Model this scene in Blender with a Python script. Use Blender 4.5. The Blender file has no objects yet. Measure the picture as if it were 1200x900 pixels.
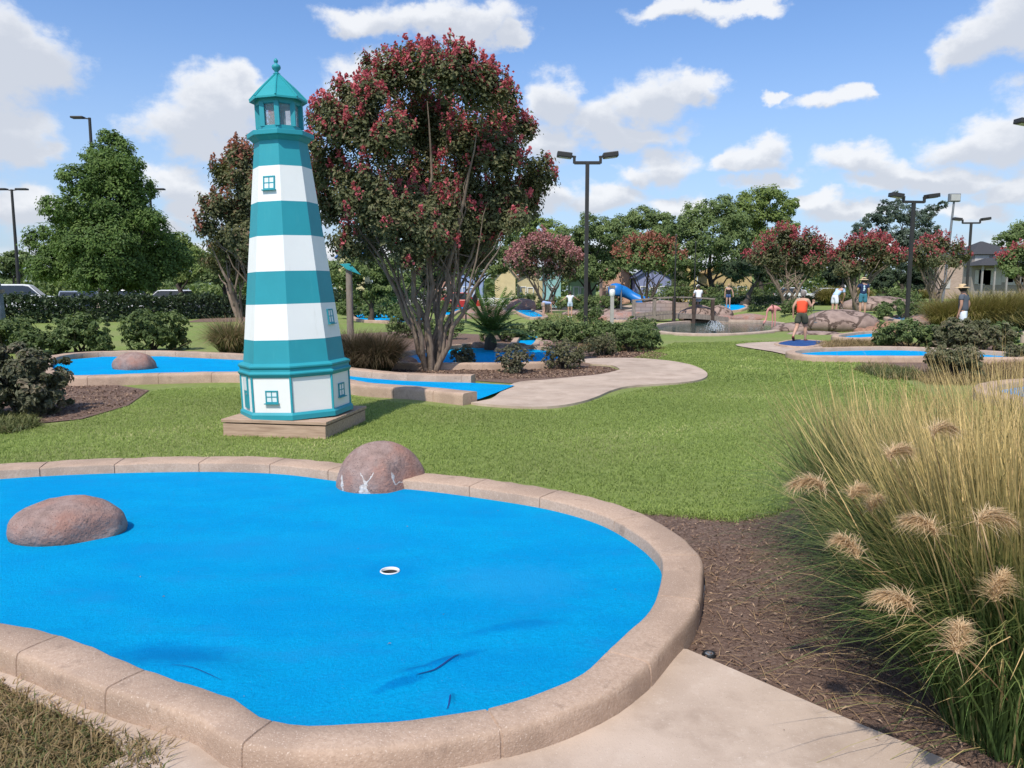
import bpy, bmesh, math, random
import numpy as np
from mathutils import Vector, Matrix
rnd = random.Random(7); RNG = np.random.default_rng(7)
SC = bpy.context.scene; COL = SC.collection
PI = math.pi; R = math.radians
# ------------------------------------------------------------------ camera model (used to turn photo positions into places on the ground)
F = 910.0; CAMH = 1.62; PITCH = R(6.83)
FW = np.array([0, math.cos(PITCH), -math.sin(PITCH)]); UP = np.array([0, math.sin(PITCH), math.cos(PITCH)]); RT = np.array([1., 0, 0])
CAM = np.array([0, 0, CAMH])
def ray(px, py):
    return FW + RT * (px - 600) / F - UP * (py - 450) / F
def G(px, py, z=0.0):
    d = ray(px, py); t = (z - CAMH) / d[2]; return CAM + d * t
def W(px, py, Y):
    d = ray(px, py); return CAM + d * (Y / d[1])
def ss(a, b, x):
    t = np.clip((np.asarray(x, float) - a) / (b - a), 0, 1); return t * t * (3 - 2 * t)
def pond_q(x, y):
    u = (x - (7.7 + 0.33 * (y - 30))) / 3.0; v = (y - 35.8) / 7.0
    return u * u + v * v
def rise(x, y):
    return 0.45 * np.maximum(ss(11.5, 15, x) * ss(26.5, 36, y), ss(45, 53, y) * ss(9, 13, x))
def terrain(x, y):
    x = np.asarray(x, float); y = np.asarray(y, float)
    q = pond_q(x, y); m = 1 - ss(0.88, 1.12, q); near = 1 - ss(1.1, 1.6, q)
    z = rise(x, y) * (1 - near)
    return z * (1 - m) - 0.6 * m
def GT(px, py, dz=0.0):
    z = 0.0
    for _ in range(25):
        p = G(px, py, z + dz); z = 0.5 * z + 0.5 * float(max(terrain(p[0], p[1]), 0))
    return G(px, py, z + dz)
def tz(x, y): return float(terrain(x, y))
def base(px, Y):
    x = (px - 600) / F * (Y * math.cos(PITCH) + 1.4 * math.sin(PITCH)); return np.array([x, Y, tz(x, Y)])
# ------------------------------------------------------------------ scene tree helpers
def setp(o, label=None, cat=None, group=None, kind=None):
    if label: o['label'] = label
    if cat: o['category'] = cat
    if group: o['group'] = group
    if kind: o['kind'] = kind
    return o
def thing(name, label, cat, loc=(0, 0, 0), group=None, rz=0.0):
    o = bpy.data.objects.new(name, None); COL.objects.link(o); o.location = [float(v) for v in loc]; o.rotation_euler = (0, 0, rz)
    o.empty_display_size = 0.1
    return setp(o, label, cat, group)
def copy_tree(o, parent=None):
    c = o.copy(); COL.objects.link(c); c.parent = parent
    for ch in o.children: copy_tree(ch, c)
    return c
def rot2(a):
    c, s = math.cos(a), math.sin(a); return np.array([[c, -s], [s, c]])
class MB:
    def __init__(s): s.v = []; s.f4 = []; s.f3 = []; s.fn = []; s.n = 0; s.a4 = []; s.mi = {}; s.t = []
    def add(s, verts, faces, mi=0):
        verts = np.asarray(verts, float).reshape(-1, 3); s.v.append(verts)
        for f in faces: s.fn.append(([i + s.n for i in f], mi))
        s.n += len(verts); return s
    def quads(s, verts, nq, v):           # nq quads of 4 consecutive verts, one float per quad
        s.v.append(verts.reshape(-1, 3)); s.f4.append(np.arange(nq * 4).reshape(-1, 4) + s.n); s.a4.append(np.asarray(v, float)); s.n += nq * 4; return s
    def quadidx(s, verts, idx, v, t=None):
        s.v.append(verts.reshape(-1, 3)); s.f4.append(np.asarray(idx) + s.n); s.a4.append(np.asarray(v, float)); s.n += len(verts.reshape(-1, 3))
        if t is not None: s.t.append(t)
        return s
    def box(s, c, d, rz=0.0, mi=0, M=None):
        x, y, z = [k / 2 for k in d]
        v = np.array([(-x, -y, -z), (x, -y, -z), (x, y, -z), (-x, y, -z), (-x, -y, z), (x, -y, z), (x, y, z), (-x, y, z)])
        if M is not None: v = v @ np.asarray(M).T
        v[:, :2] = v[:, :2] @ rot2(rz).T
        return s.add(v + np.asarray(c, float), [(3, 2, 1, 0), (4, 5, 6, 7), (0, 1, 5, 4), (1, 2, 6, 5), (2, 3, 7, 6), (3, 0, 4, 7)], mi)
    def beam(s, a, b, w, h, mi=0):        # box along a-b
        a = np.asarray(a, float); b = np.asarray(b, float); d = b - a; L = np.linalg.norm(d); d = d / L
        u = np.cross(d, (0, 0, 1.0)); u = np.array([1., 0, 0]) if np.linalg.norm(u) < 1e-4 else u / np.linalg.norm(u); w2 = np.cross(u, d)
        v = []
        for p in (a, b):
            for sx, sy in ((-1, -1), (1, -1), (1, 1), (-1, 1)): v.append(p + u * sx * w / 2 + w2 * sy * h / 2)
        return s.add(v, [(3, 2, 1, 0), (4, 5, 6, 7), (0, 1, 5, 4), (1, 2, 6, 5), (2, 3, 7, 6), (3, 0, 4, 7)], mi)
    def tube(s, pts, rad, n=8, mi=0, cap=True):
        pts = np.asarray(pts, float); N = len(pts); rad = np.broadcast_to(rad, (N,))
        T = np.gradient(pts, axis=0); T /= np.linalg.norm(T, axis=1)[:, None] + 1e-9
        ref = np.array([1., 0, 0]) if abs(T[0][0]) < 0.8 else np.array([0, 1., 0]); vs = []
        for i in range(N):
            u = np.cross(T[i], ref); u /= np.linalg.norm(u) + 1e-9; w = np.cross(T[i], u); ref = np.cross(u, T[i])
            for k in range(n):
                a = 2 * PI * k / n; vs.append(pts[i] + (u * math.cos(a) + w * math.sin(a)) * rad[i])
        fs = [(i * n + k, i * n + (k + 1) % n, (i + 1) * n + (k + 1) % n, (i + 1) * n + k) for i in range(N - 1) for k in range(n)]
        if cap: fs += [tuple(range(n))[::-1], tuple((N - 1) * n + k for k in range(n))]
        return s.add(vs, fs, mi)
    def lathe(s, prof, n=16, c=(0, 0, 0), a0=0.0, mi=0, cap=True):    # prof: [(r, z)]
        vs = [(r * math.sin(a0 + 2 * PI * k / n), -r * math.cos(a0 + 2 * PI * k / n), z) for r, z in prof for k in range(n)]
        N = len(prof)
        mis = mi if isinstance(mi, (list, tuple)) else [mi] * (N - 1)
        off = s.n; s.v.append(np.asarray(vs) + np.asarray(c, float)); s.n += len(vs)
        for i in range(N - 1):
            for k in range(n): s.fn.append(([off + i * n + k, off + i * n + (k + 1) % n, off + (i + 1) * n + (k + 1) % n, off + (i + 1) * n + k], mis[i]))
        if cap:
            if prof[0][0] > 1e-4: s.fn.append(([off + k for k in range(n)][::-1], mis[0]))
            if prof[-1][0] > 1e-4: s.fn.append(([off + (N - 1) * n + k for k in range(n)], mis[-1]))
        return s
    def prism(s, poly, z0, z1, mi=0):
        p = np.asarray(poly, float); n = len(p)
        if 0.5 * np.sum(p[:, 0] * np.roll(p[:, 1], -1) - np.roll(p[:, 0], -1) * p[:, 1]) < 0: p = p[::-1]
        vs = [(x, y, z0) for x, y in p] + [(x, y, z1) for x, y in p]
        return s.add(vs, [tuple(range(n))[::-1], tuple(range(n, 2 * n))] + [(k, (k + 1) % n, n + (k + 1) % n, n + k) for k in range(n)], mi)
    def xform(s, M):
        M = np.asarray(M); s.v = [v @ M[:3, :3].T + M[:3, 3] for v in s.v]; return s
    def build(s, name, mats, parent=None, local=False, origin=None, smooth=False, bevel=0.0):
        V = np.concatenate(s.v) if s.v else np.zeros((0, 3))
        o_at = None
        if parent is not None and not local: V = V - np.array(parent.location)
        if parent is None and origin is not None: V = V - np.asarray(origin, float)
        me = bpy.data.meshes.new(name)
        loops = []; starts = []; tot = []; mi = []; at = []; k = 0
        if s.f4:
            A = np.concatenate(s.f4); loops.append(A.ravel()); nq = len(A); starts.append(np.arange(nq) * 4); tot.append(np.full(nq, 4)); mi.append(np.zeros(nq, int)); at.append(np.concatenate(s.a4)); k = nq * 4
        if s.fn:
            L = [len(f) for f, _ in s.fn]; loops.append(np.array([i for f, _ in s.fn for i in f])); st = k + np.concatenate([[0], np.cumsum(L)[:-1]])
            starts.append(st); tot.append(np.array(L)); mi.append(np.array([m for _, m in s.fn])); at.append(RNG.random(len(L)))
        loops = np.concatenate(loops); starts = np.concatenate(starts); tot = np.concatenate(tot); mi = np.concatenate(mi); at = np.concatenate(at)
        me.vertices.add(len(V)); me.vertices.foreach_set('co', V.astype(np.float32).ravel())
        me.loops.add(len(loops)); me.loops.foreach_set('vertex_index', loops.astype(np.int32))
        me.polygons.add(len(starts)); me.polygons.foreach_set('loop_start', starts.astype(np.int32)); me.polygons.foreach_set('loop_total', tot.astype(np.int32))
        me.polygons.foreach_set('material_index', mi.astype(np.int32))
        me.update(calc_edges=True)
        if s.f4:
            a = me.attributes.new('v', 'FLOAT', 'FACE'); a.data.foreach_set('value', at.astype(np.float32))
            if s.t:
                t = np.concatenate(s.t); b = me.attributes.new('t', 'FLOAT', 'POINT'); tt = np.zeros(len(V), np.float32); tt[:len(t)] = t; b.data.foreach_set('value', tt)
        me.validate()
        for m in (mats if isinstance(mats, (list, tuple)) else [mats]): me.materials.append(m)
        me.polygons.foreach_set('use_smooth', np.full(len(me.polygons), bool(smooth)))
        o = bpy.data.objects.new(name, me); COL.objects.link(o)
        if parent is not None: o.parent = parent
        elif origin is not None: o.location = [float(q) for q in origin]
        if bevel:
            b = o.modifiers.new('bevel', 'BEVEL'); b.width = bevel; b.segments = 2; b.limit_method = 'ANGLE'; b.angle_limit = R(40)
        if smooth and len(s.fn): 
            try: me.set_sharp_from_angle(angle=R(50))
            except Exception: pass
        return o
# ------------------------------------------------------------------ materials
def newmat(name):
    m = bpy.data.materials.new(name); m.use_nodes = True; nt = m.node_tree
    return m, nt, nt.nodes['Principled BSDF'], nt.nodes['Material Output']
def node(nt, typ, **kw):
    n = nt.nodes.new(typ)
    for k, v in kw.items():
        if k in n.inputs.keys(): n.inputs[k].default_value = v
        else: setattr(n, k, v)
    return n
def rgb(c): return (c[0], c[1], c[2], 1.0)
def ramp(nt, fac, stops):
    r = nt.nodes.new('ShaderNodeValToRGB'); nt.links.new(fac, r.inputs[0]); e = r.color_ramp.elements
    while len(e) < len(stops): e.new(0.5)
    for el, (p, c) in zip(e, stops): el.position = p; el.color = rgb(c)
    return r.outputs[0]
def noise(nt, scale, detail=4.0, rough=0.55, vec=None, dist=0.0):
    n = node(nt, 'ShaderNodeTexNoise'); n.inputs['Scale'].default_value = scale; n.inputs['Detail'].default_value = detail; n.inputs['Roughness'].default_value = rough; n.inputs['Distortion'].default_value = dist
    if vec is None: vec = geo_pos(nt)
    nt.links.new(vec, n.inputs['Vector']); return n.outputs['Fac']
def geo_pos(nt):
    for n in nt.nodes:
        if n.bl_idname == 'ShaderNodeTexCoord': return n.outputs['Object']
    return nt.nodes.new('ShaderNodeTexCoord').outputs['Object']
def scaled(nt, s):
    m = nt.nodes.new('ShaderNodeMapping'); m.inputs['Scale'].default_value = s; nt.links.new(geo_pos(nt), m.inputs[0]); return m.outputs[0]
def mix(nt, fac, a, b, mode='MIX'):
    n = nt.nodes.new('ShaderNodeMix'); n.data_type = 'RGBA'; n.blend_type = mode
    for k, v in ((0, fac), (6, a), (7, b)):
        if hasattr(v, 'links') or hasattr(v, 'is_linked'): nt.links.new(v, n.inputs[k])
        elif k == 0: n.inputs[0].default_value = v
        else: n.inputs[k].default_value = rgb(v)
    return n.outputs[2]
def math_(nt, op, a, b=0.0, c=0.0, clamp=False):
    n = nt.nodes.new('ShaderNodeMath'); n.operation = op; n.use_clamp = clamp
    for k, v in enumerate((a, b, c)):
        if hasattr(v, 'is_linked'): nt.links.new(v, n.inputs[k])
        else: n.inputs[k].default_value = v
    return n.outputs[0]
def maprange(nt, v, a, b, c=0.0, d=1.0):
    n = nt.nodes.new('ShaderNodeMapRange'); n.interpolation_type = 'SMOOTHSTEP'
    nt.links.new(v, n.inputs[0])
    for k, q in zip((1, 2, 3, 4), (a, b, c, d)): n.inputs[k].default_value = q
    return n.outputs[0]
def bump(nt, h, strength, dist=0.01):
    b = nt.nodes.new('ShaderNodeBump'); b.inputs['Strength'].default_value = strength; b.inputs['Distance'].default_value = dist; nt.links.new(h, b.inputs['Height']); return b.outputs[0]
def attr(nt, name):
    n = nt.nodes.new('ShaderNodeAttribute'); n.attribute_name = name; return n.outputs['Fac']
def mat_noise(name, stops, scale=8.0, rough=0.85, detail=6.0, bstr=0.25, bscale=None, bdist=0.01, speck=None, spec=0.3, stretch=None, big=None):
    m, nt, b, out = newmat(name)
    vec = scaled(nt, stretch) if stretch else None
    f = noise(nt, scale, detail, 0.6, vec); c = ramp(nt, f, stops)
    if big:
        c = mix(nt, maprange(nt, noise(nt, big[0], 3), 0.42, 0.62, 0, big[2]), c, big[1])
    if speck:
        s = noise(nt, speck[0], 2.0); c = mix(nt, maprange(nt, s, speck[1], speck[1] + 0.1), c, speck[2])
    nt.links.new(c, b.inputs['Base Color']); b.inputs['Roughness'].default_value = rough; b.inputs['Specular IOR Level'].default_value = spec
    if bstr:
        h = noise(nt, bscale or scale * 3, 5.0, 0.65, vec); nt.links.new(bump(nt, h, bstr, bdist), b.inputs['Normal'])
    return m
def mat_flat(name, c, rough=0.5, metal=0.0, spec=0.4, var=0.12, scale=3.0):
    d = [max(0, k * (1 - var)) for k in c]; e = [min(1, k * (1 + var * 0.6)) for k in c]
    m = mat_noise(name, [(0.3, d), (0.7, e)], scale, rough, 5.0, 0.04, 60.0, 0.004, spec=spec); m.node_tree.nodes['Principled BSDF'].inputs['Metallic'].default_value = metal
    return m
def mat_leaf(name, stops, trans=0.25, rough=0.55, tr_col=None, spec=0.3):
    m, nt, b, out = newmat(name)
    c = ramp(nt, attr(nt, 'v'), stops); nt.links.new(c, b.inputs['Base Color']); b.inputs['Roughness'].default_value = rough; b.inputs['Specular IOR Level'].default_value = spec
    t = nt.nodes.new('ShaderNodeBsdfTranslucent'); 
    nt.links.new(mix(nt, 1.0, c, tr_col or (1.1, 1.2, 0.7), 'MULTIPLY'), t.inputs[0])
    s = nt.nodes.new('ShaderNodeMixShader'); s.inputs[0].default_value = trans
    nt.links.new(b.outputs[0], s.inputs[1]); nt.links.new(t.outputs[0], s.inputs[2]); nt.links.new(s.outputs[0], out.inputs[0]); return m
def mat_blade(name, low, high, dry, trans=0.3, k0=0.35, k1=0.95, drya=0.75, zr_=None):
    m, nt, b, out = newmat(name)
    v = attr(nt, 'v'); t = attr(nt, 't')
    if zr_:
        sx = nt.nodes.new('ShaderNodeSeparateXYZ'); nt.links.new(geo_pos(nt), sx.inputs[0]); t = math_(nt, 'ADD', sx.outputs[2], math_(nt, 'ADD', math_(nt, 'MULTIPLY', t, .25), math_(nt, 'MULTIPLY', v, .25)))
        k0, k1 = zr_
    c = mix(nt, maprange(nt, t, k0, k1), low, high)
    c = mix(nt, maprange(nt, v, drya, drya + 0.12), c, dry)
    c = mix(nt, 1.0, c, ramp(nt, v, [(0, (0.65, 0.65, 0.65)), (1, (1.2, 1.2, 1.2))]), 'MULTIPLY')
    nt.links.new(c, b.inputs['Base Color']); b.inputs['Roughness'].default_value = 0.55; b.inputs['Specular IOR Level'].default_value = 0.3
    tr = nt.nodes.new('ShaderNodeBsdfTranslucent'); nt.links.new(c, tr.inputs[0])
    s = nt.nodes.new('ShaderNodeMixShader'); s.inputs[0].default_value = trans
    nt.links.new(b.outputs[0], s.inputs[1]); nt.links.new(tr.outputs[0], s.inputs[2]); nt.links.new(s.outputs[0], out.inputs[0]); return m

M = {}
M['lawn'] = mat_noise('lawn_grass', [(0.25, (0.135, 0.185, 0.042)), (0.5, (0.195, 0.255, 0.060)), (0.75, (0.260, 0.315, 0.092))], 6.0, 0.9, 8.0, 0.6, 90.0, 0.03, big=(0.35, (0.25, 0.25, 0.10), 0.5))
M['mulch'] = mat_noise('bark_mulch', [(0.3, (0.075, 0.048, 0.036)), (0.5, (0.19, 0.122, 0.092)), (0.72, (0.33, 0.235, 0.18))], 55.0, 0.95, 6.0, 0.9, 70.0, 0.03, big=(1.2, (0.20, 0.125, 0.09), 0.6))
M['concrete'] = mat_noise('path_concrete', [(0.3, (0.43, 0.33, 0.255)), (0.7, (0.55, 0.435, 0.345))], 2.2, 0.9, 8.0, 0.25, 160.0, 0.004, speck=(260.0, 0.64, (0.25, 0.19, 0.15)), big=(0.9, (0.36, 0.28, 0.22), 0.45))
M['asphalt'] = mat_noise('asphalt', [(0.3, (0.045, 0.045, 0.047)), (0.7, (0.075, 0.075, 0.075))], 5.0, 0.95)
M['kerb'] = mat_noise('aggregate_kerb', [(0.3, (0.395, 0.275, 0.200)), (0.7, (0.525, 0.385, 0.290))], 60.0, 0.95, 9.0, 0.6, 110.0, 0.008, speck=(150.0, 0.60, (0.58, 0.46, 0.37)), big=(2.6, (0.33, 0.235, 0.175), 0.65), spec=.15)
def dirty(m, sc, col, lo, hi, amt, stretch=None):
    nt = m.node_tree; b = nt.nodes['Principled BSDF']; src = b.inputs['Base Color'].links[0].from_socket
    f = maprange(nt, noise(nt, sc, 8.0, .7, scaled(nt, stretch) if stretch else None), lo, hi, 0, amt); nt.links.new(mix(nt, f, src, col), b.inputs['Base Color']); return m
M['boulder'] = mat_noise('pink_granite', [(0.25, (0.20, 0.135, 0.115)), (0.5, (0.31, 0.215, 0.185)), (0.75, (0.39, 0.28, 0.245))], 14.0, 0.9, 9.0, 0.8, 45.0, 0.02, speck=(120.0, 0.60, (0.10, 0.07, 0.06)), big=(3.0, (0.36, 0.17, 0.12), 0.6))
M['teal'] = mat_flat('teal_paint', (0.022, 0.285, 0.345), 0.5, var=0.10, scale=1.6)
M['teal_light'] = mat_flat('teal_roof_paint', (0.024, 0.31, 0.345), 0.45, var=0.10, scale=2.0)
M['white'] = mat_flat('white_paint', (0.80, 0.80, 0.78), 0.5, var=0.05, scale=1.5)
M['wood'] = mat_noise('weathered_timber', [(0.3, (0.31, 0.205, 0.145)), (0.7, (0.52, 0.37, 0.27))], 3.0, 0.85, 8.0, 0.4, 20.0, 0.006, stretch=(1.2, 14, 14))
M['greywood'] = mat_noise('grey_timber', [(0.3, (0.16, 0.13, 0.11)), (0.7, (0.30, 0.25, 0.21))], 3.0, 0.85, 8.0, 0.4, 20.0, 0.006, stretch=(6, 6, 1.2))
M['darkwood'] = mat_noise('dark_timber', [(0.3, (0.045, 0.03, 0.025)), (0.7, (0.10, 0.07, 0.055))], 4.0, 0.85, 8.0, 0.4, 20.0, 0.006)
M['bark'] = mat_noise('smooth_bark', [(0.3, (0.12, 0.09, 0.07)), (0.55, (0.22, 0.17, 0.13)), (0.8, (0.36, 0.29, 0.23))], 5.0, 0.85, 8.0, 0.5, 16.0, 0.01, stretch=(3, 3, 0.7))
M['bark_dark'] = mat_noise('dark_bark', [(0.3, (0.035, 0.028, 0.022)), (0.7, (0.10, 0.08, 0.065))], 5.0, 0.9, 8.0, 0.7, 16.0, 0.02, stretch=(3, 3, 0.7))
M['pole'] = mat_flat('bronze_metal', (0.045, 0.042, 0.04), 0.45, 0.3)
M['polegrey'] = mat_flat('grey_metal', (0.22, 0.23, 0.24), 0.45, 0.3)
M['black'] = mat_flat('black_plastic', (0.015, 0.015, 0.016), 0.5)
M['glass_dark'] = mat_flat('dark_glass', (0.03, 0.035, 0.04), 0.08, spec=0.6)
M['rubber'] = mat_flat('rubber', (0.02, 0.02, 0.02), 0.8)
M['chrome'] = mat_flat('bright_metal', (0.6, 0.6, 0.6), 0.25, 0.9)
dirty(M['kerb'], 7.0, (0.20, 0.14, 0.105), .56, .72, .6); dirty(M['kerb'], 22.0, (0.62, 0.52, 0.44), .64, .72, .5)
dirty(M['concrete'], 1.6, (0.30, 0.22, 0.165), .48, .70, .75); dirty(M['concrete'], 6.0, (0.62, 0.52, 0.43), .55, .75, .5); dirty(M['concrete'], 30.0, (0.26, 0.20, 0.16), .66, .74, .5); dirty(M['concrete'], 90.0, (0.66, 0.56, 0.47), .58, .68, .5)
dirty(M['white'], 2.2, (0.60, 0.60, 0.55), .55, .80, .55, (6, 6, .7)); dirty(M['teal'], 2.0, (0.05, 0.33, 0.38), .55, .75, .5, (7, 7, .6)); dirty(M['teal'], 40.0, (0.10, 0.36, 0.40), .66, .74, .5); dirty(M['white'], 26.0, (0.50, 0.50, 0.46), .70, .76, .5)
dirty(M['boulder'], 5.0, (0.42, 0.33, 0.29), .55, .68, .5); dirty(M['boulder'], 9.0, (0.10, 0.07, 0.06), .60, .68, .6)
def paint(name, c, rough=0.55): 
    if name not in M: M[name] = mat_flat(name, c, rough)
    return M[name]
# blue carpet turf
def turf_mat():
    m, nt, b, out = newmat('blue_turf')
    f = noise(nt, 260.0, 3.0, 0.7); f2 = noise(nt, 1.1, 4.0, 0.6, scaled(nt, (1, 2.2, 1))); f3 = noise(nt, 30.0, 5.0, 0.7, scaled(nt, (0.35, 1.6, 1)))
    f4 = noise(nt, 70.0, 3.0, 0.7)
    c = ramp(nt, math_(nt, 'ADD', math_(nt, 'MULTIPLY', f, .5), math_(nt, 'MULTIPLY', f4, .5)), [(0.36, (0.0, 0.27, 0.54)), (0.64, (0.0015, 0.41, 0.78))])
    c = mix(nt, maprange(nt, f2, 0.35, 0.65, 0, 0.35), c, (0.0, 0.22, 0.58))
    c = mix(nt, maprange(nt, f3, 0.5, 0.72, 0, 0.35), c, (0.002, 0.20, 0.53))
    c = mix(nt, maprange(nt, noise(nt, 2.3, 6.0, .65, scaled(nt, (1, 1.8, 1))), .50, .70, 0, .45), c, (0.012, 0.27, 0.60)); c = mix(nt, maprange(nt, noise(nt, 120.0, 2.0), .70, .74, 0, .6), c, (0.12, 0.36, 0.62)); c = mix(nt, maprange(nt, noise(nt, 9.0, 7.0, .75), .62, .74, 0, .5), c, (0.0, 0.14, 0.40))
    nt.links.new(c, b.inputs['Base Color']); b.inputs['Roughness'].default_value = 0.95; b.inputs['Specular IOR Level'].default_value = 0.05
    nt.links.new(bump(nt, math_(nt, 'ADD', f, f4), 0.8, 0.010), b.inputs['Normal']); return m
M['turf'] = turf_mat()
def pane_mat(name, tint):
    m, nt, b, out = newmat(name); b.inputs['Base Color'].default_value = rgb(tint); b.inputs['Roughness'].default_value = 0.05; b.inputs['Specular IOR Level'].default_value = 0.6
    b.inputs['Transmission Weight'].default_value = 0.75; b.inputs['IOR'].default_value = 1.12; return m
M['pane'] = pane_mat('lantern_pane', (0.78, 0.80, 0.86))
def water_mat():
    m, nt, b, out = newmat('pond_water'); b.inputs['Base Color'].default_value = (0.025, 0.065, 0.055, 1); b.inputs['Roughness'].default_value = 0.10; b.inputs['Specular IOR Level'].default_value = .35; b.inputs['IOR'].default_value = 1.33
    nt.links.new(bump(nt, noise(nt, 3.0, 4.0, 0.6, scaled(nt, (1, 2.0, 1))), 0.18, 0.03), b.inputs['Normal']); return m
M['water'] = water_mat()
def flag_mat():
    m, nt, b, out = newmat('flagstone'); v = nt.nodes.new('ShaderNodeTexVoronoi'); v.feature = 'DISTANCE_TO_EDGE'; v.inputs['Scale'].default_value = .95
    w = noise(nt, 2.0, 3.0); add = nt.nodes.new('ShaderNodeVectorMath'); add.operation = 'ADD'; nt.links.new(geo_pos(nt), add.inputs[0]); nt.links.new(w, add.inputs[1]); nt.links.new(add.outputs[0], v.inputs['Vector'])
    c = ramp(nt, noise(nt, 3.0, 7.0), [(0.3, (0.20, 0.14, 0.115)), (0.7, (0.36, 0.26, 0.215))])
    e = maprange(nt, v.outputs['Distance'], 0.02, 0.07); c = mix(nt, e, (0.10, 0.065, 0.05), c)
    nt.links.new(c, b.inputs['Base Color']); b.inputs['Roughness'].default_value = 0.9; nt.links.new(bump(nt, e, 0.7, 0.04), b.inputs['Normal']); return m
M['flag'] = flag_mat()
def brick_mat(name, c1, c2, mort, sc=1.0, bw=0.5, rh=0.25):
    m, nt, b, out = newmat(name); t = nt.nodes.new('ShaderNodeTexBrick'); mp = nt.nodes.new('ShaderNodeMapping'); mp.inputs['Rotation'].default_value = (R(90), 0, 0)
    nt.links.new(geo_pos(nt), mp.inputs[0]); nt.links.new(mp.outputs[0], t.inputs[0]); t.inputs['Color1'].default_value = rgb(c1); t.inputs['Color2'].default_value = rgb(c2); t.inputs['Mortar'].default_value = rgb(mort)
    t.inputs['Scale'].default_value = sc; t.inputs['Brick Width'].default_value = bw; t.inputs['Row Height'].default_value = rh; t.inputs['Mortar Size'].default_value = 0.012
    nt.links.new(t.outputs[0], b.inputs['Base Color']); b.inputs['Roughness'].default_value = 0.9; return m
M['stonewall'] = brick_mat('stone_block', (0.30, 0.21, 0.17), (0.38, 0.27, 0.22), (0.16, 0.11, 0.09), 1.0, 0.6, 0.22)
M['brick'] = brick_mat('house_brick', (0.36, 0.25, 0.20), (0.44, 0.31, 0.25), (0.4, 0.35, 0.3), 1.0, 0.4, 0.15)
M['shingle'] = mat_noise('roof_shingle', [(0.3, (0.035, 0.036, 0.04)), (0.7, (0.07, 0.07, 0.075))], 6.0, 0.9, stretch=(1, 1, 8))
# foliage
M['lf_myrtle'] = mat_leaf('crape_myrtle_leaf', [(0.0, (0.074, 0.083, 0.043)), (0.5, (0.126, 0.140, 0.063)), (0.8, (0.186, 0.178, 0.083)), (1.0, (0.232, 0.135, 0.099))], 0.28)
M['lf_oak'] = mat_leaf('oak_leaf', [(0.0, (0.093, 0.133, 0.050)), (0.6, (0.165, 0.225, 0.078)), (1.0, (0.240, 0.295, 0.112))], 0.28)
M['lf_light'] = mat_leaf('light_leaf', [(0.0, (0.128, 0.182, 0.050)), (0.6, (0.203, 0.266, 0.073)), (1.0, (0.270, 0.329, 0.106))], 0.30)
M['lf_tree'] = mat_leaf('cypress_leaf', [(0.0, (0.061, 0.106, 0.030)), (0.6, (0.120, 0.193, 0.046)), (1.0, (0.201, 0.282, 0.075))], 0.28)
M['lf_dark'] = mat_leaf('cedar_leaf', [(0.0, (0.061, 0.088, 0.068)), (0.6, (0.105, 0.145, 0.105)), (1.0, (0.162, 0.201, 0.145))], 0.25)
M['lf_shrub'] = mat_leaf('shrub_leaf', [(0.0, (0.065, 0.099, 0.038)), (0.6, (0.128, 0.178, 0.061)), (1.0, (0.230, 0.281, 0.112))], 0.28)
M['lf_loro'] = mat_leaf('purple_shrub_leaf', [(0.0, (0.068, 0.067, 0.049)), (0.6, (0.141, 0.148, 0.084)), (0.85, (0.199, 0.157, 0.114)), (1.0, (0.342, 0.287, 0.193))], 0.28)
M['lf_olive'] = mat_leaf('olive_shrub_leaf', [(0.0, (0.080, 0.085, 0.045)), (0.55, (0.160, 0.165, 0.085)), (0.85, (0.200, 0.165, 0.105)), (1.0, (0.280, 0.240, 0.150))], 0.28)
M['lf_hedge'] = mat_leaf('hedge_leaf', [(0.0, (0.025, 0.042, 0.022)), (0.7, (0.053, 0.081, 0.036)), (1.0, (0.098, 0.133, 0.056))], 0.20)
M['lf_palm'] = mat_leaf('palm_leaf', [(0.0, (0.035, 0.075, 0.015)), (0.6, (0.075, 0.14, 0.03)), (1.0, (0.13, 0.20, 0.05))], 0.25)
M['fl_pink'] = mat_leaf('raspberry_blossom', [(0.0, (0.337, 0.061, 0.079)), (0.5, (0.561, 0.117, 0.144)), (1.0, (0.723, 0.218, 0.232))], 0.28, tr_col=(1, 0.8, 0.8))
M['fl_red'] = mat_leaf('red_blossom', [(0.0, (0.276, 0.050, 0.061)), (0.5, (0.437, 0.094, 0.105)), (1.0, (0.529, 0.165, 0.165))], 0.28, tr_col=(1, 0.8, 0.8))
M['fl_dusty'] = mat_leaf('faded_pink_blossom', [(0.0, (0.275, 0.112, 0.106)), (0.5, (0.438, 0.200, 0.188)), (1.0, (0.550, 0.312, 0.275))], 0.28, tr_col=(1, 0.8, 0.8))
M['fl_rust'] = mat_leaf('rusty_blossom', [(0.0, (0.234, 0.081, 0.055)), (0.5, (0.351, 0.135, 0.086)), (1.0, (0.429, 0.203, 0.130))], 0.28, tr_col=(1, 0.8, 0.8))
M['bl_big'] = mat_blade('maiden_grass', (0.105, 0.168, 0.046), (0.64, 0.47, 0.19), (0.68, 0.47, 0.23), 0.25, 0.35, 0.85, 0.90, zr_=(.78, 1.46))
M['bl_lawn'] = mat_blade('lawn_blade', (0.25, 0.335, 0.075), (0.42, 0.50, 0.145), (0.58, 0.53, 0.26), 0.4, 0.1, 0.9, 0.86)
M['bl_cover'] = mat_blade('border_grass', (0.085, 0.12, 0.03), (0.26, 0.26, 0.10), (0.38, 0.26, 0.15), 0.3, 0.2, 0.9, 0.55)
M['bl_gold'] = mat_blade('golden_grass', (0.16, 0.175, 0.045), (0.33, 0.28, 0.085), (0.40, 0.30, 0.13), 0.3, 0.1, 1.0, 0.85)
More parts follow.
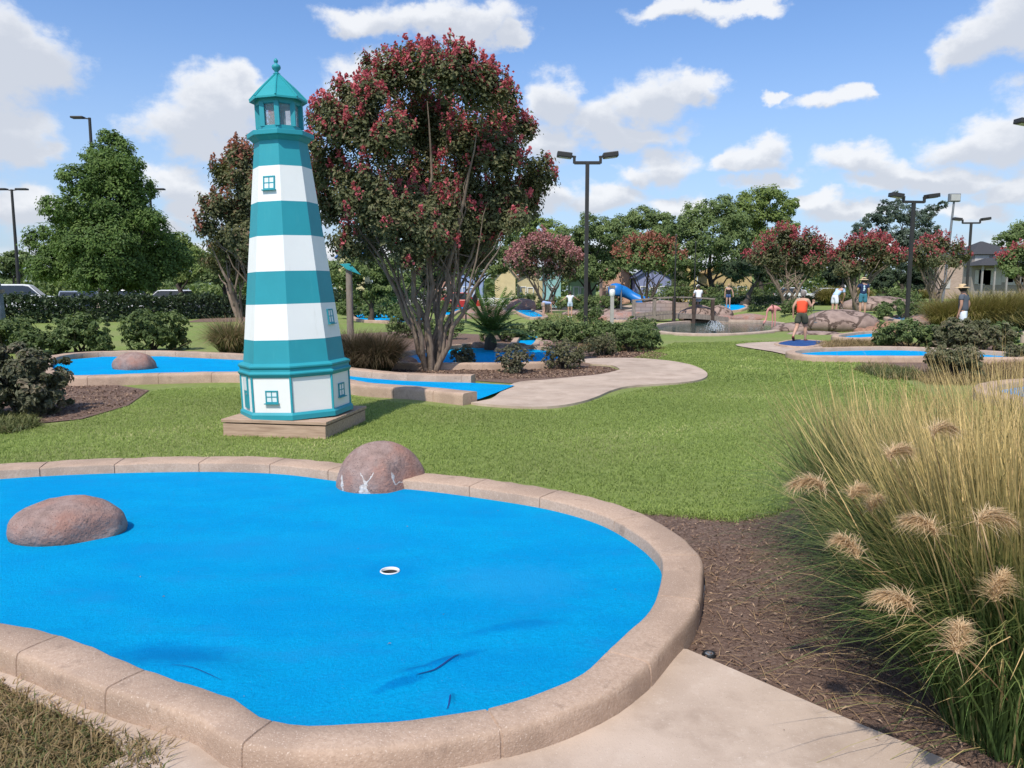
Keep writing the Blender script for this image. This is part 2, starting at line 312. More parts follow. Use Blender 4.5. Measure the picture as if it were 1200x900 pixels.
M['bl_dark'] = mat_blade('purple_grass', (0.06, 0.065, 0.028), (0.14, 0.105, 0.06), (0.20, 0.13, 0.085), 0.25, 0.2, 1.0, 0.8)
M['bl_tan'] = mat_blade('dry_border', (0.20, 0.15, 0.06), (0.38, 0.27, 0.13), (0.42, 0.28, 0.15), 0.3, 0.1, 0.9, 0.8)
M['bl_palm'] = mat_blade('palm_leaflet', (0.16, 0.26, 0.06), (0.28, 0.40, 0.11), (0.34, 0.40, 0.16), 0.35, 0.2, 1.0, 0.9)
M['plume'] = mat_leaf('seed_plume', [(0.0, (0.540, 0.378, 0.210)), (1.0, (0.800, 0.616, 0.390))], 0.40, 0.8, (1, 1, 1))
M['chip'] = mat_leaf('wood_chip', [(0.0, (0.07, 0.04, 0.028)), (0.6, (0.19, 0.115, 0.08)), (1.0, (0.40, 0.28, 0.19))], 0.0, 0.9, (1, 1, 1))
# ------------------------------------------------------------------ geometry generators
def catmull(pts, closed, step):
    P = np.asarray(pts, float); n = len(P); out = []
    segs = n if closed else n - 1
    for i in range(segs):
        if closed: a, b, c, d = P[(i - 1) % n], P[i], P[(i + 1) % n], P[(i + 2) % n]
        else: a, b, c, d = P[max(i - 1, 0)], P[i], P[i + 1], P[min(i + 2, n - 1)]
        k = max(2, int(np.linalg.norm(c - b) / step))
        for j in range(k):
            t = j / k; out.append(0.5 * ((2 * b) + (c - a) * t + (2 * a - 5 * b + 4 * c - d) * t * t + (3 * b - a - 3 * c + d) * t ** 3))
    if not closed: out.append(P[-1])
    return np.array(out)
def area(p): return 0.5 * np.sum(p[:, 0] * np.roll(p[:, 1], -1) - np.roll(p[:, 0], -1) * p[:, 1])
def inside(poly, x, y):
    poly = np.asarray(poly); c = np.zeros(len(x), bool); j = len(poly) - 1
    for i in range(len(poly)):
        xi, yi = poly[i][:2]; xj, yj = poly[j][:2]
        c ^= ((yi > y) != (yj > y)) & (x < (xj - xi) * (y - yi) / (yj - yi + 1e-12) + xi); j = i
    return c
def scatter(poly, n, seed=0):
    g = np.random.default_rng(seed); p = np.asarray(poly)[:, :2]; lo = p.min(0); hi = p.max(0); out = []; got = 0
    while got < n:
        q = lo + (hi - lo) * g.random((n * 2, 2)); q = q[inside(p, q[:, 0], q[:, 1])]; out.append(q); got += len(q)
        if len(q) == 0: break
    return np.concatenate(out)[:n]
def drape(name, poly, mat, dz=0.004, cell=1.0, holes=(), zf=None, parent=None, skirt=0.0, fine=()):
    bm = bmesh.new()
    poly = np.asarray(poly)[:, :2]
    for L in [poly] + [np.asarray(h)[:, :2] for h in holes]:
        vs = [bm.verts.new((x, y, 0)) for x, y in L]
        for i in range(len(vs)): bm.edges.new((vs[i], vs[(i + 1) % len(vs)]))
    bmesh.ops.triangle_fill(bm, use_beauty=True, use_dissolve=False, edges=bm.edges[:])
    lo = poly.min(0); hi = poly.max(0)
    for ax in (0, 1):
        k = math.ceil(lo[ax] / cell) * cell
        while k < hi[ax]:
            co = [0, 0, 0]; no = [0, 0, 0]; co[ax] = k; no[ax] = 1
            bmesh.ops.bisect_plane(bm, geom=bm.verts[:] + bm.edges[:] + bm.faces[:], plane_co=co, plane_no=no, dist=1e-5); k += cell
    for x0, y0, x1, y1, c2 in fine:
        for ax, (u0, u1) in enumerate(((x0, x1), (y0, y1))):
            k = u0
            while k < u1:
                fs = [f for f in bm.faces if x0 < f.calc_center_median().x < x1 and y0 < f.calc_center_median().y < y1]; es = {e for f in fs for e in f.edges}; vs_ = {v for f in fs for v in f.verts}
                co = [0, 0, 0]; no = [0, 0, 0]; co[ax] = k; no[ax] = 1; bmesh.ops.bisect_plane(bm, geom=list(vs_) + list(es) + fs, plane_co=co, plane_no=no, dist=1e-5); k += c2
    bmesh.ops.recalc_face_normals(bm, faces=bm.faces[:])
    for f in bm.faces:
        if f.normal.z < 0: f.normal_flip()
    bm.verts.ensure_lookup_table()
    X = np.array([v.co.x for v in bm.verts]); Y = np.array([v.co.y for v in bm.verts])
    Z = (terrain(X, Y) if zf is None else zf(X, Y)) + dz
    for v, z in zip(bm.verts, Z): v.co.z = z
    if skirt:
        ed = [e for e in bm.edges if e.is_boundary]; r = bmesh.ops.extrude_edge_only(bm, edges=ed)
        for v in [g for g in r['geom'] if isinstance(g, bmesh.types.BMVert)]: v.co.z -= skirt
    me = bpy.data.meshes.new(name); 
    if parent is not None:
        bmesh.ops.translate(bm, vec=-Vector(parent.location), verts=bm.verts[:])
    bm.to_mesh(me); bm.free(); me.materials.append(mat)
    o = bpy.data.objects.new(name, me); COL.objects.link(o); o.parent = parent
    return o
def kerb_mesh(path, closed, width, h, joint=0.8, out=1.0, drop=0.06, wf=None):
    """Sweep of a rounded kerb along its inner edge; out = +1 puts it on the left of the direction of travel."""
    P = np.asarray(path)[:, :2]; n = len(P)
    if closed: T = np.roll(P, -1, 0) - np.roll(P, 1, 0)
    else: T = np.gradient(P, axis=0)
    T /= np.linalg.norm(T, axis=1)[:, None] + 1e-9; N = np.stack([-T[:, 1], T[:, 0]], 1) * out
    prof = [(0.0, -drop), (0.0, h - 0.012), (0.004, h - 0.004), (0.012, h), (width * 0.5, h + 0.002), (width - 0.034, h - 0.001), (width - 0.014, h - 0.007), (width - 0.003, h - 0.024), (width + 0.002, h - 0.05), (width + 0.008, -drop)]
    prof = np.array(prof); ctr = np.array([width * 0.5, h * 0.4])
    s = np.concatenate([[0], np.cumsum(np.linalg.norm(np.diff(P, axis=0), axis=1))])
    secs = []
    nxt = joint * 0.6
    for i in range(n):
        secs.append((P[i], N[i], 0.0))
        if i < n - 1:
            while nxt < s[i + 1]:
                t = (nxt - s[i]) / (s[i + 1] - s[i] + 1e-9); p = P[i] * (1 - t) + P[i + 1] * t; nn = N[i] * (1 - t) + N[i + 1] * t; tt = T[i]
                for ds, sh in ((-0.006, 0), (-0.003, 0.009), (0.003, 0.009), (0.006, 0)): secs.append((p + tt * ds, nn, sh))
                nxt += joint * (0.8 + 0.4 * rnd.random())
    mb = MB(); vs = []
    for p, nn, sh in secs:
        z0 = max(tz(p[0], p[1]), 0.0) if pond_q(p[0], p[1]) > 1.0 else 0.0
        kw = 1.0 if wf is None else wf(p[1])
        jz = 0.0022 * math.sin(p[0] * 9.1 + p[1] * 7.3) + 0.0018 * math.sin(p[0] * 23 - p[1] * 19) + 0.0010 * math.sin(p[0] * 61 + p[1] * 47)
        for o_, z_ in prof:
            if z_ > 0: z_ += jz; o_ += jz * 1.6 * (1 if o_ > width * .3 else 0)
            if sh:
                d = np.array([o_, z_]) - ctr; d *= 1 - sh / (np.linalg.norm(d) + 1e-9); o_, z_ = d + ctr
            q = p + nn * o_ * kw; vs.append((q[0], q[1], z0 + z_))
    k = len(prof); m = len(secs); fs = []
    for i in range(m if closed else m - 1):
        j = (i + 1) % m
        for a in range(k - 1):
            f = (i * k + a, j * k + a, j * k + a + 1, i * k + a + 1); fs.append(f if out > 0 else f[::-1])
    if not closed:
        c0 = tuple(range(k)); c1 = tuple((m - 1) * k + a for a in range(k)); fs += [c0 if out > 0 else c0[::-1], c1[::-1] if out > 0 else c1]
    return mb.add(vs, fs)
def leaf_quads(mb, C, Nrm, size, v, aspect=0.55, seed=0):
    g = np.random.default_rng(seed); n = len(C)
    a = g.normal(size=(n, 3)); T = np.cross(Nrm, a); T /= np.linalg.norm(T, axis=1)[:, None] + 1e-9; B = np.cross(Nrm, T); B /= np.linalg.norm(B, axis=1)[:, None] + 1e-9
    s = np.asarray(size)[:, None] if np.ndim(size) else size
    bend = Nrm * s * 0.18
    q = np.stack([C - T * s * 0.5 - bend, C + B * s * aspect * 0.5, C + T * s * 0.5 - bend, C - B * s * aspect * 0.5], 1)
    mb.quads(q, n, v)
def clumps(lobes, per, nleaf, sub=0.30, seed=0, shell=0.62, squash=0.8, low=-1.0):
    """lobes [(x,y,z,r)] -> leaf centres, outward normals, per-leaf value; leaves gather in sub-clumps near each lobe's surface."""
    g = np.random.default_rng(seed); L = np.asarray(lobes, float); w = L[:, 3] ** 2; w /= w.sum(); C = []; Nn = []; V = []
    for (x, y, z, r), ww in zip(L, w):
        nl = max(6, int(nleaf * ww)); k = max(3, int(per))
        d = g.normal(size=(k, 3)); d /= np.linalg.norm(d, axis=1)[:, None]; d[:, 2] = np.maximum(d[:, 2], low)
        rr = r * (shell + (1 - shell) * g.random(k) ** 0.7); cc = np.array([x, y, z]) + d * rr[:, None] * np.array([1, 1, squash])
        idx = g.integers(0, k, nl); off = g.normal(size=(nl, 3)); off /= np.linalg.norm(off, axis=1)[:, None]; off *= (g.random(nl) ** 0.5)[:, None] * r * sub * (0.6 + 0.8 * g.random(k))[idx][:, None]
        off[:, 2] *= 0.75
        p = cc[idx] + off; nn = off / (r * sub) * .9 + d[idx] * 0.7 + g.normal(size=(nl, 3)) * 0.34 + np.array([-.10, -.25, 0.55]); nn /= np.linalg.norm(nn, axis=1)[:, None] + 1e-9
        cv = g.random(k); C.append(p); Nn.append(nn); V.append(np.clip(0.55 * cv[idx] + 0.45 * g.random(nl), 0, 1))
    return np.concatenate(C), np.concatenate(Nn), np.concatenate(V)
def shoots(lobes, nshoot, nleaf, wid, Lf=.75, seed=0):
    """leaves along upright outward shoots; returns centres, normals, values and the shoots' tips."""
    g = np.random.default_rng(seed); L = np.asarray(lobes, float); w = L[:, 3] ** 2; w /= w.sum(); i = g.choice(len(L), nshoot, p=w); d = g.normal(size=(nshoot, 3)); d /= np.linalg.norm(d, axis=1)[:, None]
    r = L[i, 3]; p = L[i, :3] + d * (r * .85 * g.random(nshoot) ** .5)[:, None] * np.array([1, 1, .85]); cc = (L[:, :3] * w[:, None]).sum(0); ext = np.abs(L[:, :3] - cc).max()
    D = d * .55 + (L[i, :3] - cc) / ext * .7 + np.array([0, 0, .75]) + g.normal(size=(nshoot, 3)) * .28; D /= np.linalg.norm(D, axis=1)[:, None]; SL = r * Lf * (.5 + .7 * g.random(nshoot)); p = p - D * SL[:, None] * .45
    k = g.integers(0, nshoot, nleaf); u = g.random(nleaf); off = g.normal(size=(nleaf, 3)) * wid * (1.15 - .6 * u)[:, None]
    C = p[k] + D[k] * (SL[k] * u)[:, None] + off; N = off / wid * .6 + (C - cc) / ext * .7 + D[k] * .2 + g.normal(size=(nleaf, 3)) * .36 + np.array([-.10, -.25, .6]); N /= np.linalg.norm(N, axis=1)[:, None]
    V = np.clip(.5 * g.random(nshoot)[k] + .5 * g.random(nleaf), 0, 1); tips = p + D * SL[:, None]; q = np.linalg.norm(tips[:, None, :] - L[None, :, :3], axis=2) / L[None, :, 3]; q[np.arange(nshoot), i] = 9
    return C, N, V, tips, D, q.min(1)
def limb(mb, a, b, r0, r1, sag=0.1, n=6, seg=7, seed=0):
    g = np.random.default_rng(seed); a = np.asarray(a, float); b = np.asarray(b, float); t = np.linspace(0, 1, n)[:, None]; L = np.linalg.norm(b - a)
    P = a + (b - a) * t + g.normal(size=(n, 3)) * L * 0.025 * np.sin(t * PI); P[:, 2] += -sag * L * np.sin(t[:, 0] * PI)
    mb.tube(P, r0 + (r1 - r0) * t[:, 0], seg)
    return P
def blades(mb, B, dirs, length, width, droop, v, seg=4):
    """curved tapering strips; dirs unit-ish start directions."""
    n = len(B); t = np.linspace(0, 1, seg + 1); D = dirs / (np.linalg.norm(dirs, axis=1)[:, None] + 1e-9)
    hx = D.copy(); hx[:, 2] = 0; hn = np.linalg.norm(hx, axis=1)[:, None]; hx = hx / (hn + 1e-6)
    side = np.stack([-hx[:, 1], hx[:, 0], np.zeros(n)], 1)
    a = RNG.random(n) * 1.6 - 0.8; side = side * np.cos(a)[:, None] + hx * np.sin(a)[:, None]
    Ls = np.asarray(length)[:, None]; dr = np.asarray(droop)[:, None]
    V = np.zeros((n, seg + 1, 2, 3)); tt = np.zeros((n, seg + 1, 2))
    for i, k in enumerate(t):
        c = B + D * Ls * k * (1 - 0.25 * dr * k) + hx * Ls * dr * 0.55 * k * k; c[:, 2] -= (Ls[:, 0] * dr[:, 0] * 0.55 * k ** 2.4)
        w = np.asarray(width)[:, None] * (0.5 * (1 - k) ** 0.6 + 0.03)
        V[:, i, 0] = c - side * w; V[:, i, 1] = c + side * w; tt[:, i, :] = k
    base_i = np.arange(n) * (seg + 1) * 2; idx = []
    for i in range(seg): idx.append(np.stack([base_i + 2 * i, base_i + 2 * i + 1, base_i + 2 * i + 3, base_i + 2 * i + 2], 1))
    idx = np.stack(idx, 1).reshape(-1, 4)
    mb.quadidx(V, idx, np.repeat(v, seg), tt.ravel())
def rock_mesh(rx, ry, rz, seed, sub=4, flat=0.35, rough=0.10, fac=3):
    g = np.random.default_rng(seed); bm = bmesh.new(); bmesh.ops.create_icosphere(bm, subdivisions=sub, radius=1.0)
    V = np.array([v.co[:] for v in bm.verts]); Fc = [[v.index for v in f.verts] for f in bm.faces]; bm.free()
    for k in range(fac):                         # planar facets
        d = g.normal(size=3); d[2] = abs(d[2]) * 0.6; d /= np.linalg.norm(d); h = 0.78 + 0.14 * g.random(); e = V @ d - h; V -= np.where(e > 0, e * 0.8, 0)[:, None] * d
    for s, a in ((1.6, rough), (3.7, rough * 0.45), (8.0, rough * 0.18), (17, rough * 0.07)):
        ph = g.random((3, 3)) * 6; w = np.sin(V @ (g.normal(size=(3, 3)) * s * 0.7) + ph[0]).sum(1) / 3; V *= (1 + a * w)[:, None]
    V[:, 2] = np.where(V[:, 2] < -flat, -flat + (V[:, 2] + flat) * 0.1, V[:, 2])
    V[:, 2] += flat; V *= np.array([rx, ry, rz / (1 + flat)])
    return V, Fc
# ------------------------------------------------------------------ people (built first, while the scene is small)
def skin_obj(name, verts, edges, radii, mat, parent, sub=2, scale=1.0, extra=None):
    me = bpy.data.meshes.new(name); me.from_pydata([tuple(np.array(v) * scale) for v in verts], edges, [])
    tmp = bpy.data.objects.new(name, me); COL.objects.link(tmp)
    sk = tmp.modifiers.new('skin', 'SKIN'); sk.use_smooth_shade = True; sk.branch_smoothing = 0.4
    if not me.skin_vertices: me.skin_vertices.new()
    lay = me.skin_vertices[0].data
    for i, r in enumerate(radii): lay[i].radius = (r * scale, r * scale) if np.ndim(r) == 0 else (r[0] * scale, r[1] * scale)
    lay[0].use_root = True
    sb = tmp.modifiers.new('sub', 'SUBSURF'); sb.levels = sub; sb.render_levels = sub
    dg = bpy.context.evaluated_depsgraph_get(); nm = bpy.data.meshes.new_from_object(tmp.evaluated_get(dg)); nm.name = name
    bpy.data.objects.remove(tmp); bpy.data.meshes.remove(me)
    if extra:
        bm = bmesh.new(); bm.from_mesh(nm)
        for c, r, mi in extra:
            k = bmesh.ops.create_icosphere(bm, subdivisions=2, radius=r * scale); bmesh.ops.translate(bm, vec=Vector(c) * scale, verts=k['verts'])
            for v in k['verts']:
                for f in v.link_faces: f.material_index = mi
        bm.to_mesh(nm); bm.free()
    nm.polygons.foreach_set('use_smooth', np.ones(len(nm.polygons), bool))
    for m in (mat if isinstance(mat, list) else [mat]): nm.materials.append(m)
    o = bpy.data.objects.new(name, nm); COL.objects.link(o); o.parent = parent; return o
SKIN = mat_flat('skin', (0.50, 0.29, 0.20), 0.55, var=0.06); SKIN2 = mat_flat('tanned_skin', (0.40, 0.22, 0.15), 0.55, var=0.06)
BASEJ = dict(pelvis=(0, 0, .95), spine=(0, 0, 1.14), chest=(0, .005, 1.32), neck=(0, -.01, 1.455), hb=(0, .015, 1.53), head=(0, .03, 1.605), top=(0, .01, 1.675),
    shL=(-.17, -.01, 1.40), elL=(-.225, -.03, 1.13), wrL=(-.235, .05, .89), haL=(-.235, .075, .82), shR=(.17, -.01, 1.40), elR=(.225, -.03, 1.13), wrR=(.235, .05, .89), haR=(.235, .075, .82),
    hiL=(-.09, 0, .90), knL=(-.10, .02, .49), anL=(-.10, -.02, .08), toL=(-.12, .15, .035), hiR=(.09, 0, .90), knR=(.10, .02, .49), anR=(.10, -.02, .08), toR=(.12, .15, .035))
def lean(J, ang, pivot='pelvis', names=('spine', 'chest', 'neck', 'hb', 'head', 'top', 'shL', 'elL', 'wrL', 'haL', 'shR', 'elR', 'wrR', 'haR')):
    c, s = math.cos(ang), math.sin(ang); p = np.array(J[pivot])
    for k in names:
        d = np.array(J[k]) - p; J[k] = tuple(p + np.array([d[0], d[1] * c + d[2] * s, -d[1] * s + d[2] * c]))
    return J
def person(label, loc, heading, height, J, shirt=None, sleeves=0.5, shorts=None, leglen=0.6, hair=None, hat=None, skin=SKIN, stout=1.0, shoes=None, group='people playing mini golf', emblem=None, ponytail=False):
    """heading: angle about z, 0 faces +Y."""
    t = thing('person', label, 'person', loc, group, heading); s = height / 1.70
    J = {k: np.array(v, float) for k, v in J.items()}
    names = list(J); idx = {}; V = []; E = []; Rr = []
    def av(p, r, link=None):
        V.append(tuple(p)); Rr.append(r); i = len(V) - 1
        if link is not None: E.append((link, i))
        return i
    k = stout
    a = av(J['pelvis'], (.125 * k, .105 * k)); b = av(J['spine'], (.115 * k, .095 * k), a); c = av(J['chest'], (.135 * k, .10 * k), b); n = av(J['neck'], .052, c); h = av(J['hb'], .062, n)
    hd = av(J['head'], (.078, .092), h); tp = av(J['top'], (.058, .066), hd)
    up = J['top'] - J['hb']; up /= np.linalg.norm(up); fwd = np.cross(up, (1., 0, 0)); fwd = -fwd if np.dot(np.cross((1., 0, 0), up), fwd) > 0 and False else fwd
    fwd = np.cross(up, np.array([1., 0, 0])); fwd = fwd / np.linalg.norm(fwd)
    if np.dot(fwd, np.array([0, 1, 0])) < 0 and abs(up[1]) < 0.9: fwd = -fwd
    if up[1] >= 0.9: fwd = np.array([0, 0, -1.0])
    av(J['head'] + fwd * .105 - up * .012, .014, hd)                     # nose
    for sd in ('L', 'R'):
        q = av(J['sh' + sd], .062 * k ** .5, c); e = av(J['el' + sd], .040, q); w = av(J['wr' + sd], (.028, .022), e); hn = av(J['ha' + sd], (.036, .018), w)
        d = J['ha' + sd] - J['wr' + sd]; d /= np.linalg.norm(d); side = np.cross(d, (0, 0, 1.0) if abs(d[2]) < .9 else (1., 0, 0)); side /= np.linalg.norm(side); pn = np.cross(side, d)
        for fi, (o, L) in enumerate(((-.027, .06), (-.009, .072), (.009, .068), (.027, .052))):
            f1 = av(J['ha' + sd] + side * o + d * .035, .0085, hn); f2 = av(J['ha' + sd] + side * o * 1.1 + d * (.035 + L * .5) + pn * .008, .0078, f1); av(J['ha' + sd] + side * o * 1.1 + d * (.03 + L * .85) + pn * .028, .006, f2)
        th = av(J['wr' + sd] + d * .035 + side * .042, .010, w); av(J['wr' + sd] + d * .075 + side * .055 + pn * .01, .008, th)
        q = av(J['hi' + sd], .088 * k, a); kn = av(J['kn' + sd], .056 * k ** .5, q); mid = (J['kn' + sd] * .65 + J['an' + sd] * .35); cf = av(mid - np.array([0, .015, 0]), .055 * k ** .5, kn); an = av(J['an' + sd], .034, cf); av(J['to' + sd], (.038, .026), an)
    eyes = [(tuple(J['head'] + fwd * .082 + up * .012 + np.array([sx * .032, 0, 0])), .013, 1) for sx in (-1, 1)]
    ears = [(tuple(J['head'] + np.array([sx * .082, 0, 0]) - fwd * .01), .022, 0) for sx in (-1, 1)]
    skin_obj('body', V, E, Rr, [skin, M['black']], t, 2, s, eyes + ears)
    if shirt:
        p0 = J['pelvis'] * .9 + J['spine'] * .1
        V2 = [p0 - (J['spine'] - J['pelvis']) * .42, J['spine'], J['chest'], J['neck'] * .75 + J['chest'] * .25]; E2 = [(0, 1), (1, 2), (2, 3)]; R2 = [(.178 * k, .150 * k), (.142 * k, .122 * k), (.155 * k, .122 * k), (.085, .075)]
        for sd in ('L', 'R'):
            q = len(V2); V2.append(J['sh' + sd]); E2.append((2, q)); R2.append(.080 * k ** .5)
            if sleeves > 0.1: V2.append(J['sh' + sd] * (1 - sleeves) + J['el' + sd] * sleeves); E2.append((q, q + 1)); R2.append(.066 * k ** .5)
        skin_obj('shirt', V2, E2, R2, paint('cloth_' + shirt[0], shirt[1], 0.85), t, 2, s)
    if shorts:
        V2 = [J['pelvis'], J['pelvis'] * .35 + J['spine'] * .65]; E2 = [(0, 1)]; R2 = [(.155 * k, .135 * k), (.140 * k, .118 * k)]
        for sd in ('L', 'R'):
            q = len(V2); V2 += [J['hi' + sd], J['hi' + sd] * (1 - leglen) + J['kn' + sd] * leglen]; E2 += [(0, q), (q, q + 1)]; R2 += [.110 * k, .092 * k]
        skin_obj('shorts', V2, E2, R2, paint('cloth_' + shorts[0], shorts[1], 0.85), t, 2, s)
    Mh = np.eye(4); x = np.cross(fwd, up); Mh[:3, 0] = x; Mh[:3, 1] = fwd; Mh[:3, 2] = up; Mh[:3, 3] = J['head']
    def headpart(nm, mb, mat):
        mb.xform(Mh); mb.v = [v * s for v in mb.v]; mb.build(nm, mat, t, local=True, smooth=True)
    if hair:
        mb = MB(); mb.lathe([(.03, -.10), (.075, -.085), (.094, -.03), (.097, .02), (.085, .07), (.05, .103), (.001, .112)], 16); mb.v = [v * np.array([.95, 1.08, 1]) + np.array([0, -.028, .004]) for v in mb.v]
        if ponytail: mb.tube([(0, -.11, .03), (0, -.155, .0), (0, -.16, -.08), (0, -.14, -.16)], [.025, .032, .028, .008], 8)
        headpart('hair', mb, paint('hair_' + hair[0], hair[1], 0.7))
    if hat:
        mb = MB()
        if hat[0] == 'straw':
            mb.lathe([(.200, .012), (.205, .018), (.15, .040), (.100, .045), (.098, .10), (.085, .125), (.05, .130), (.001, .125)], 24); mb.lathe([(.001, .02), (.15, .033), (.200, .012)], 24, cap=False)
        else:
            mb.lathe([(.101, .02), (.101, .055), (.085, .098), (.045, .120), (.001, .126)], 18); mb.add([(-.07, .085, .03), (.07, .085, .03), (.06, .17, .02), (-.06, .17, .02), (-.07, .085, .038), (.07, .085, .038), (.06, .17, .028), (-.06, .17, .028)], [(3, 2, 1, 0), (4, 5, 6, 7), (0, 1, 5, 4), (1, 2, 6, 5), (2, 3, 7, 6), (3, 0, 4, 7)])
            mb.v = [v * np.array([1, 1.05, 1]) for v in mb.v]
        headpart('hat', mb, paint('hat_' + hat[1], hat[2], 0.85))
    if shoes:
        for sd in ('L', 'R'):
            A, B = J['an' + sd], J['to' + sd]; d = B - A; d /= np.linalg.norm(d)
            skin_obj('shoe', [A - d * .03 - np.array([0, 0, .01]), A * .5 + B * .5 - np.array([0, 0, .012]), B + d * .03], [(0, 1), (1, 2)], [.050, (.05, .042), (.042, .032)], paint('shoe_' + shoes[0], shoes[1], .7), t, 2, s)
    if emblem:
        mb = MB(); c = J['chest']; sp = J['spine']; zc = (c[2] * .7 + sp[2] * .3); y = c[1] - .128 * k
        mb.lathe([(.001, 0), (.03, .004), (.036, .012), (.03, .02), (.001, .024)], 12); mb.v = [v @ np.array([[1, 0, 0], [0, 0, 1], [0, -1, 0]]) * np.array([1, .5, 1.6]) + np.array([-.005, y - .012, zc + .05]) for v in mb.v]
        mb.box((0.006, y - .004, zc - .045), (.075, .012, .075)); mb.box((-.012, y + .002, zc - .12), (.05, .012, .05))
        mb.v = [v * s for v in mb.v]; mb.build('shirt_print', paint('cloth_' + emblem[0], emblem[1]), t, local=True, smooth=True)
    return t, J, s
def world_pt(t, p, s):
    p = np.array(p) * s; q = rot2(t.rotation_euler[2]) @ p[:2]; return np.array([q[0], q[1], p[2]]) + np.array(t.location)
def putter(label, top, foot):
    top = np.array(top); foot = np.array(foot); t = thing('putter', label, 'golf club', foot, 'putters'); d = (top - foot) / np.linalg.norm(top - foot)
    MB().tube([foot, top - d * .22], .006, 6).build('shaft', M['chrome'], t, smooth=True); MB().tube([top - d * .25, top + d * .04], .014, 8).build('grip', M['black'], t, smooth=True)
    MB().box(foot + np.array([.03, 0, .015]), (.11, .03, .03)).build('club_head', M['polegrey'], t, bevel=.006)
def J0(**kw): d = dict(BASEJ); d.update(kw); return d
# woman in orange, walking away
p = GT(938, 401)
Jw = J0(anL=(-.11, -.36, .20), knL=(-.10, -.10, .50), toL=(-.12, -.26, .06), elR=(.27, .06, 1.17), wrR=(.24, .27, 1.30), haR=(.23, .32, 1.36), elL=(-.26, -.10, 1.15), wrL=(-.27, -.02, .92), haL=(-.27, .0, .86), anR=(.09, .16, .08), toR=(.11, .33, .035), knR=(.09, .15, .50))
tw, Jd, sw = person('person in an orange tank top and dark olive shorts walking across a blue mat', p, R(-42), 1.64, lean(Jw, R(6)), ('orange', (.80, .09, .035)), 0.0, ('olive', (.06, .066, .045)), .8, ('grey', (.22, .19, .17)), ('cap', 'grey', (.42, .42, .42)), SKIN, 1.24, ('rust', (.14, .03, .02)))
putter('thin putter held up by the person in orange', world_pt(tw, Jd['haR'], sw), world_pt(tw, (.20, .62, .62), sw))
# grey shirt and straw hat
p = base(1127, 23.4)
Jg = J0(elR=(.25, -.06, 1.13), wrR=(.27, .06, .90), haR=(.27, .085, .83), knL=(-.10, -.10, .50), anL=(-.10, -.36, .16), toL=(-.11, -.26, .03), knR=(.10, .12, .49), anR=(.10, .16, .08), toR=(.11, .33, .035))
tg, Jd, sg = person('person in a grey t-shirt, white shorts and straw hat beside tall golden grass', p, R(40), 1.80, lean(Jg, R(4)), ('grey', (.085, .10, .125)), .55, ('pale', (.62, .68, .75)), .75, ('dark', (.03, .025, .02)), ('straw', 'straw', (.62, .46, .27)), SKIN2, 1.06, ('white', (.7, .7, .7)))
h = world_pt(tg, Jd['haR'], sg); tb = thing('carrier_bag', 'small white bag dangling from the hand of the person in grey', 'bag', h - np.array([0, 0, .30]))
mb = MB(); mb.lathe([(.02, -.02), (.05, -.10), (.085, -.19), (.09, -.26), (.05, -.30), (.001, -.30)], 12, h); mb.build('sack', paint('bag_white', (.8, .8, .8)), tb, smooth=True)
MB().tube([h + np.array([.02, 0, -.03]), h + np.array([0, 0, .02]), h + np.array([-.02, 0, -.03])], .006, 6).build('handle', paint('bag_white', (.8, .8, .8)), tb)
# navy shirt with print
p = GT(1010, 366); p = np.array([17.1 * p[1] / 38 if False else p[0], p[1], p[2]])
p = base(1010, 37.0)
Jn = J0(elL=(-.25, .02, 1.15), wrL=(-.20, .20, 1.02), haL=(-.17, .25, .98))
person('person in a navy t-shirt with a pale print and straw hat', p, R(-12), 1.78, Jn, ('navy', (.012, .028, .085)), .6, ('teal_plaid', (.05, .20, .27)), .8, ('dark', (.03, .025, .02)), ('straw', 'straw', (.62, .46, .27)), SKIN, 1.06, ('tan', (.35, .25, .17)), emblem=('print', (.55, .72, .80)))
# bending in pale blue behind flagstone mound
p = base(977, 35.5)
Jb = lean(J0(), R(52)); sh = np.array(Jb['shR'])
for sd, sx in (('L', -1), ('R', 1)):
    q = np.array(Jb['sh' + sd]); Jb['el' + sd] = tuple(q + np.array([sx * .02, .06, -.26])); Jb['wr' + sd] = tuple(q + np.array([-sx * .11, .14, -.48])); Jb['ha' + sd] = tuple(q + np.array([-sx * .13, .16, -.55]))
tb2, Jd, sb = person('person in a pale blue shirt and white cap bending over by the myrtle trunks', p, R(-60), 1.72, Jb, ('paleblue', (.45, .60, .82)), .55, ('white', (.72, .74, .78)), .8, ('dark', (.03, .025, .02)), ('cap', 'white', (.78, .78, .78)), SKIN, 1.0, ('white', (.7, .7, .7)))
putter('putter under the bending person in pale blue', world_pt(tb2, np.array(Jd['haR']) + np.array([-.13, 0, 0]), sb), world_pt(tb2, (.0, .75, .0), sb))
# woman in black, facing us
p = base(853, 52.0)
Jk = J0(elL=(-.28, .02, 1.16), wrL=(-.30, .12, .93), haL=(-.30, .14, .86))
person('person in a black top and denim shorts standing on a blue green beyond the pond', p, R(170), 1.66, Jk, ('black', (.012, .012, .016)), 0.0, ('denim', (.06, .11, .24)), .45, ('blonde', (.40, .27, .15)), None, SKIN, 1.0, ('white', (.7, .7, .7)), ponytail=True)
